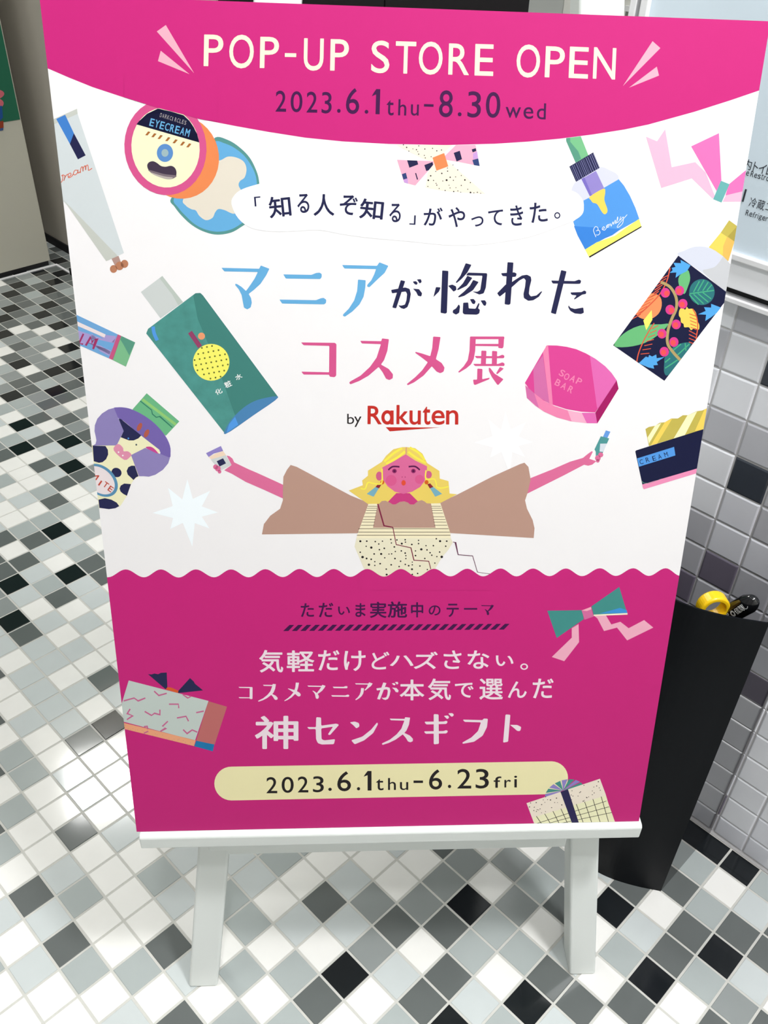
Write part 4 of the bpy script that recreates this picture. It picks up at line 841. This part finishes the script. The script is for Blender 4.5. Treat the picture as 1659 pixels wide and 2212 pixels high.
a.poly([(80, 968), (300, 975), (340, 1040), (345, 1120), (310, 1200), (250, 1250), (190, 1262), (100, 1235)], DN, CW, 1)
for x, y, rx, ry in ((488, 1427, 88, 78),): a.ell(x, y, rx, ry, DN, CW, 1, rot=.5)
a.poly([(660, 1400), (690, 1335), (745, 1310), (800, 1312), (862, 1490), (820, 1510), (778, 1555), (730, 1510), (680, 1465)], DN, CW, 1)
a.poly([(540, 1700), (560, 1650), (620, 1615), (735, 1625), (665, 1825), (600, 1790), (555, 1750)], DN, CW, 1)
a.poly([(180, 1890), (290, 1865), (400, 1890), (490, 1940), (535, 2000), (470, 2035), (360, 2052), (195, 2030)], DN, CW, 1)
a.ell(215, 1560, 335, 235, pm('label_blue', (92, 148, 184)), CW, 1.2, rot=.72, n=48); a.ell(205, 1560, 290, 195, pm('label_white', (240, 228, 230)), CW, 1.4, rot=.72, n=48)
for ch, x, y, ww in (('M', 60, 1440, 120), ('I', 195, 1560, 26), ('T', 262, 1590, 85), ('E', 350, 1660, 75)): a.glyph(ch, x, y, x + ww, y + 95, pm('label_red', (196, 76, 58)), CW, .03, .62, 1.8)
BP = pm('bow_rose', (228, 148, 176)); a.blob([(440, 1050), (480, 955), (540, 948), (600, 1010), (610, 1065), (680, 1065), (740, 1115), (720, 1160), (620, 1212)], BP, CW, 1.2, 3)
for x, y in ((522, 1080), (595, 1137)): a.ell(x, y, 14, 14, WHITE, CW, 1.6, n=10)
a.done('milk bottle drawing in a violet bonnet')

STAR = mat('print_star_white', (242, 250, 254), .5, 1.3, .85)
a = Art('star_drawing', 2); ST = Fr(320, 1020, .1085)
st = [(780, 140), (890, 530), (1235, 370), (1070, 680), (1390, 800), (1070, 885), (1220, 1120), (930, 1015), (880, 1480), (690, 1010), (440, 1130), (495, 915), (90, 810), (490, 675), (395, 310), (680, 540)]
a.poly(st, STAR, ST); a.done('pale blue-white star'); a = Art('star_drawing', 2)
a.poly([(1006 + (x - 740) * .107 * .9 + 82, 955 + (y - 800) * .1) for x, y in st], BUB); a.done('white star beside the brand name')

# the woman
WF = Fr(740, 950, .15672); WB = Fr(740, 1070, .19892); LH = Fr(430, 950, .12658); RH = Fr(1130, 910, .12658); CM = Fr(400, 900, .6028)
a = Art('woman_drawing', 2)
a.poly([(470, 268), (520, 280), (570, 320), (600, 385), (850, 505), (980, 560), (1300, 705), (1450, 775), (1450, 1010), (1100, 850), (800, 720), (560, 580), (430, 520), (555, 430)], SKIN, LH)
a.poly([(60, 1240), (0, 1280), (100, 980), (500, 820), (800, 690), (1020, 625), (1100, 560), (1170, 510), (1190, 520), (1130, 640), (1250, 680), (1180, 740), (1110, 758), (1040, 742), (700, 920), (300, 1120)], SKIN, RH)
SL = BRN
a.poly([(350, 258), (352, 215), (365, 190), (378, 173), (400, 180), (592, 282), (660, 310), (618, 418), (275, 422), (282, 385), (305, 355), (340, 330), (350, 300)], SL, CM, .3)
a.poly([(1216, 165), (1230, 180), (1238, 225), (1228, 270), (1218, 300), (1225, 330), (1245, 370), (1252, 400), (1249, 435), (945, 417), (905, 310), (970, 282), (1100, 215), (1200, 170)], SL, CM, .3)
HAIR = pm('hair', (240, 212, 104)); HL = pm('hair_light', (253, 240, 84))
a.poly([(85, 700), (280, 625), (270, 560), (350, 495), (350, 425), (540, 305), (600, 220), (700, 130), (820, 102), (880, 100), (1000, 115), (1100, 190), (1165, 320), (1335, 430), (1340, 535), (1460, 570), (1475, 740), (1580, 750), (1350, 870), (1200, 890), (640, 890), (350, 885)], HAIR, WF, .5)
a.poly([(1220, 880), (1335, 878), (1380, 1021), (1238, 1021)], CREAM, WF, .55)
SK2 = pm('neck_pink', (206, 62, 130)); a.poly([(740, 735), (925, 735), (1050, 860), (1000, 930), (660, 930), (630, 850)], SK2, WF, .8)
SH = BRN; a.poly([(500, 885), (540, 845), (590, 838), (640, 860), (690, 890), (730, 890), (790, 855), (850, 848), (900, 865), (930, 890), (980, 892), (1040, 845), (1090, 830), (1130, 850), (1160, 875), (1250, 880), (1345, 1440), (360, 1440), (455, 885)], SH, WF, 1)
a.ell(505, 500, 45, 62, pm('ear', (212, 96, 140)), WF, 1); a.ell(1185, 480, 45, 52, pm('ear', (0, 0, 0)), WF, 1)
FACE = pm('face', (224, 108, 158))
a.poly([(548, 380), (700, 300), (870, 198), (1000, 285), (1165, 365), (1160, 460), (1130, 570), (1070, 650), (960, 715), (840, 745), (720, 715), (620, 640), (560, 550)], FACE, WF, 1.2)
a.ell(670, 560, 75, 75, pm('blush', (222, 92, 146)), WF, 1.3); a.ell(1060, 545, 62, 62, pm('blush', (0, 0, 0)), WF, 1.3)
for q in ([(575, 300), (700, 190), (820, 115)], [(600, 330), (760, 240), (860, 160)], [(925, 105), (1050, 180), (1130, 280)], [(905, 165), (1020, 250), (1150, 320)]): a.line(q, 30, HL, WF, 1.4, sm=True)
a.line([(878, 102), (876, 200)], 16, pm('parting', (222, 160, 130)), WF, 1.5)
a.line([(630, 415), (690, 370), (785, 372)], 22, pm('brow', (88, 18, 76)), WF, 1.5, sm=True); a.line([(910, 370), (1000, 368), (1065, 415)], 22, pm('brow', (0, 0, 0)), WF, 1.5, sm=True)
EP = pm('iris', (142, 34, 100))
for x in (715, 976): a.ell(x, 430, 32, 30, EP, WF, 1.5, n=20); a.ell(x, 430, 16, 16, pm('pupil', (84, 10, 66)), WF, 1.7, n=12)
for x in (822, 863): a.ell(x, 513, 8, 7, pm('nostril', (160, 50, 110)), WF, 1.5, n=8)
a.ell(841, 593, 30, 37, pm('mouth', (228, 80, 52)), WF, 1.5)
a.line([(250, 670), (310, 675), (350, 590), (420, 600), (520, 610), (545, 560), (545, 400)], 18, HL, WF, 1.6, sm=True); a.line([(1150, 420), (1150, 540), (1260, 540), (1290, 600), (1300, 650), (1360, 665), (1460, 645)], 18, HL, WF, 1.6, sm=True)
for sx, x in ((1, 548), (-1, 1157)):
    a.ell(x, 585, 28, 30, pm('bead', (216, 98, 30)), WF, 1.5, n=16); a.poly([(x - sx * 20, 605), (x - sx * 60, 655) if sx > 0 else (x + 10, 612), (x - sx * 100, 640), (x - sx * 60, 668)], pm('tassel_red', (140, 34, 50)), WF, 1.4) if 0 else None
    a.poly([(x - sx * 10, 612), (x - sx * 45, 670), (x - sx * 95, 650), (x - sx * 50, 600)], pm('tassel_red', (140, 34, 50)), WF, 1.4)
    a.poly([(x - sx * 48, 668), (x - sx * 95, 650), (x - sx * 215, 745), (x - sx * 120, 785)], pm('tassel_blue', (122, 178, 196)), WF, 1.4)
# dress
STR = pm('stripe_cream', (250, 240, 204)); SKT = pm('skirt_cream', (240, 234, 206)); LNC = pm('stripe_line', (84, 66, 54))
a.poly([(280, 92), (382, 92), (330, 352), (1010, 352), (960, 88), (1062, 85), (1170, 410), (1175, 465), (150, 465), (165, 415)], STR, WB, 1.2)
for y in (118, 140, 163, 192, 232, 262, 290, 324): 
    for xa, xb, s in ((280, 382, -1), (958, 1058, 1)):
        t = (y - 92) / 330; a.line([(xa + s * (115 * t if s < 0 else 50 * t), y), (xb + s * (52 * t if s < 0 else 112 * t), y)], 5, LNC, WB, 1.4)
for y, x0, x1 in ((362, 172, 1150), (400, 162, 1165), (433, 155, 1172)): a.line([(x0, y), (x1, y)], 6, LNC, WB, 1.4)
skirt = [(150, 465), (1175, 465), (1198, 510), (1150, 590), (1080, 670), (1010, 790), (960, 900), (850, 930), (330, 900), (230, 790), (130, 555)]
a.poly(skirt, SKT, WB, 1.2)
for x, y, r in ((193, 498, 13), (263, 497, 10), (355, 502, 9), (433, 497, 8), (524, 478, 9), (590, 484, 9), (680, 482, 9), (825, 489, 8), (1018, 471, 9), (1059, 497, 13), (1131, 497, 10), (256, 553, 8), (312, 567, 14), (393, 528, 9), (400, 590, 9), (453, 575, 10), (530, 517, 8), (562, 560, 10), (643, 524, 12), (683, 508, 8), (752, 533, 10), (825, 524, 9), (906, 546, 8), (986, 546, 9), (917, 592, 9), (855, 586, 14), (1120, 552, 9), (192, 617, 9), (343, 636, 10), (419, 636, 13), (504, 637, 7), (533, 635, 8), (573, 610, 8), (638, 603, 9), (680, 627, 10), (792, 603, 8), (950, 623, 9), (1054, 615, 9), (217, 670, 15), (261, 685, 11), (311, 694, 10), (458, 678, 8), (569, 686, 10), (687, 686, 8), (792, 654, 10), (969, 650, 9), (1024, 665, 8), (1077, 668, 15), (350, 720, 8), (630, 715, 9), (893, 685, 9), (757, 725, 7), (286, 753, 14), (350, 761, 8), (408, 742, 10), (528, 754, 10), (614, 773, 9), (681, 750, 9), (718, 764, 10), (757, 754, 8), (840, 767, 9), (1002, 735, 8), (474, 801, 9), (754, 802, 12), (479, 860, 12), (815, 848, 9), (757, 858, 9), (921, 805, 8), (687, 655, 8)): a.ell(x, y, r, r * .92, BLACK, WB, 1.4, n=8)
CH = pm('necklace', (130, 30, 66))
a.line([(382, 92), (450, 330)], 15, CH, WB, 1.7); a.line([(445, 328), (545, 348)], 13, CH, WB, 1.7); a.line([(545, 345), (583, 536)], 9, CH, WB, 1.7); a.line([(580, 534), (745, 570)], 9, CH, WB, 1.7); a.line([(742, 568), (775, 706)], 11, CH, WB, 1.7); a.line([(772, 704), (935, 715)], 9, CH, WB, 1.7); a.line([(935, 712), (958, 800)], 9, CH, WB, 1.7)
CH2 = pm('thread', (106, 48, 82)); a.line([(1200, 506), (1228, 512)], 7, CH2, WB, 1.7); a.line([(1225, 508), (1255, 645)], [18, 9], CH2, WB, 1.7); a.line([(1252, 644), (1415, 658)], 8, CH2, WB, 1.7); a.line([(1412, 656), (1465, 835)], 7, CH2, WB, 1.7); a.line([(1463, 833), (1600, 853)], 5, CH2, WB, 1.7)
# what she holds
a.poly([(118, 228), (372, 105), (412, 190), (250, 235), (165, 295)], LIL, LH, .6); a.poly([(165, 295), (280, 235), (412, 190), (465, 270), (220, 345)], pm('pack_peach', (248, 222, 196)), LH, .6); a.poly([(200, 335), (455, 262), (552, 430), (370, 525), (330, 500)], pm('pack_grey', (212, 218, 218)), LH, .7)
a.poly([(300, 365), (410, 315), (460, 402), (350, 455)], DN, LH, .9)
for x, y, r in ((283, 462, 42), (322, 492, 48), (350, 545, 30)): a.ell(x, y, r, r, SKIN, LH, 1)
a.poly([(1412, 155), (1490, 178), (1438, 285), (1362, 265)], pm('phial_cap', (106, 160, 230)), RH, .5); a.poly([(1325, 255), (1470, 292), (1350, 560), (1280, 600), (1240, 600), (1240, 520), (1218, 480)], pm('phial_teal', (82, 156, 156)), RH, .6)
a.poly([(1315, 382), (1432, 380), (1365, 522), (1305, 515)], pm('phial_label', (218, 226, 236)), RH, .8)
for x, y, r in ((1325, 572, 42), (1275, 628, 48), (1275, 675, 30)): a.ell(x, y, r, r, SKIN, RH, 1)
a.done('woman with long yellow hair and spread arms')
# the wave hides the hem of her dress
b2 = Art('lower_band', 6)
W2 = [p for p in wave if 775 < p[0] < 1065]
b2.poly([(775, 1275)] + [(775, 1240)] + W2 + [(1065, 1275)], PINK); b2.done()

# gifts and ribbon on the lower band
a = Art('wrapped_box_drawing', 2); GB = Fr(260, 1420, .15672)
a.poly([(115, 318), (1215, 600), (1030, 1145), (20, 880), (-60, 860), (0, 700)], pm('wrap_grey', (202, 214, 208)), GB); a.poly([(20, 895), (-60, 870), (-60, 960), (60, 988), (1015, 1222), (1038, 1142)], pm('wrap_peach', (246, 172, 130)), GB)
a.poly([(1215, 605), (1470, 680), (1300, 1200), (1045, 1150)], pm('wrap_salmon', (196, 112, 110)), GB); a.poly([(1045, 1148), (1295, 1200), (1275, 1295), (1018, 1225)], pm('wrap_blue', (28, 122, 178)), GB, .2)
SQ = pm('squiggle', (206, 106, 150))
for q in ([(465, 465), (530, 525), (640, 495)], [(45, 600), (190, 560), (245, 600), (345, 560)], [(670, 645), (800, 645), (805, 700)], [(135, 710), (95, 775), (170, 805), (90, 858)], [(335, 745), (430, 800), (470, 770), (545, 790), (545, 720)], [(1045, 762), (1150, 740)], [(780, 835), (905, 812), (940, 880)], [(655, 880), (580, 950), (630, 975), (550, 1020)], [(865, 995), (920, 1050), (990, 1000), (1060, 1030)], [(325, 955), (370, 950), (378, 990)], [(325, 1045), (385, 1018)], [(860, 510), (930, 560), (975, 535)]): a.line(q, 19, SQ, GB, .3)
a.poly([(380, 230), (430, 235), (470, 222), (520, 232), (560, 212), (640, 208), (648, 410), (625, 440)], DN, GB, .3); a.poly([(960, 285), (1010, 330), (1030, 365), (1080, 405), (1110, 430), (1140, 455), (795, 492), (800, 460)], DN, GB, .3); a.poly([(650, 410), (700, 415), (800, 458), (795, 492), (625, 440)], pm('knot_orange', (226, 96, 44)), GB, .4)
for k in range(26): x = 60 + k * 38 + rt.uniform(-12, 12); y = 910 + (x - 20) * .262 + rt.uniform(8, 62); a.ell(x, y, 5, 5, BRN, GB, .3, n=6)
a.done('patterned gift box drawing with a navy bow')
a = Art('teal_ribbon_drawing', 2); BG = Fr(1170, 1230, .16275)
RT = pm('ribbon_green', (66, 146, 140)); RP = pm('ribbon_tail', (246, 178, 200))
a.poly([(400, 780), (490, 725), (497, 965), (300, 1218), (135, 1162), (400, 905)], RP, BG); a.poly([(690, 610), (850, 605), (925, 730), (1045, 695), (1155, 780), (1360, 672), (1482, 772), (1135, 942), (1000, 772), (828, 818), (740, 650)], RP, BG)
a.poly([(75, 548), (535, 540), (560, 660), (200, 910)], RT, BG, .4); a.poly([(660, 490), (1030, 232), (1135, 580), (690, 605)], RT, BG, .4); a.poly([(770, 585), (1040, 510), (1130, 540), (1138, 580)], pm('ribbon_blue', (62, 150, 220)), BG, .5); a.poly([(690, 600), (1140, 578), (1140, 600), (690, 618)], CREAM, BG, .5)
a.poly([(530, 545), (655, 497), (690, 625), (570, 668)], pm('knot_rose', (218, 112, 164)), BG, .6); a.poly([(530, 545), (655, 497), (660, 530), (600, 552)], LPINK, BG, .7)
a.done('teal and pink ribbon drawing')
a = Art('gift_corner_drawing', 3)
a.poly([(975, 322), (1462, 160), (1500, 262), (1520, 330), (1570, 470), (1030, 470)], SAND, P6); a.poly([(1018, 418), (1500, 272), (1570, 470), (1040, 470)], pm('check_cream', (250, 248, 206)), P6, .2)
gp_l = [(975, 322), (1462, 160), (1500, 262), (1018, 415)]
for k in range(110):
    x = rt.uniform(975, 1500); y = rt.uniform(160, 415)
    if inpoly((x, y), gp_l): a.ell(x, y, rt.uniform(2, 5), rt.uniform(2, 4), BLACK, P6, .3, n=7)
for x in (1040, 1095, 1150, 1203, 1305, 1360, 1415, 1470): a.line([(x, 415 - (x - 1018) * .303), (x + 62, 470 + (1500 - x) * .02 + 20)], 4, BLACK, P6, .4)
for k in range(3): a.line([(1035 + k * 60, 460 + k * 3), (1505 + k * 18, 308 + k * 38)], 3.2, BLACK, P6, .4)
a.poly([(1200, 247), (1250, 230), (1328, 470), (1282, 470)], pm('gift_navy', (42, 36, 84)), P6, .6)
for k in range(9):
    t0 = math.pi * (1.02 - k * .118); c0 = (1218, 238)
    q = [c0]
    for s in (t0, t0 - .3): q.append((c0[0] + 132 * math.cos(s) + 10, c0[1] - 92 * math.sin(s) + 20 - 42 * math.cos(s) * .6))
    a.poly(q, (TEAL if k % 2 else LIL), P6, -.5 + .05 * k)
a.done('cream checked gift drawing in the corner')
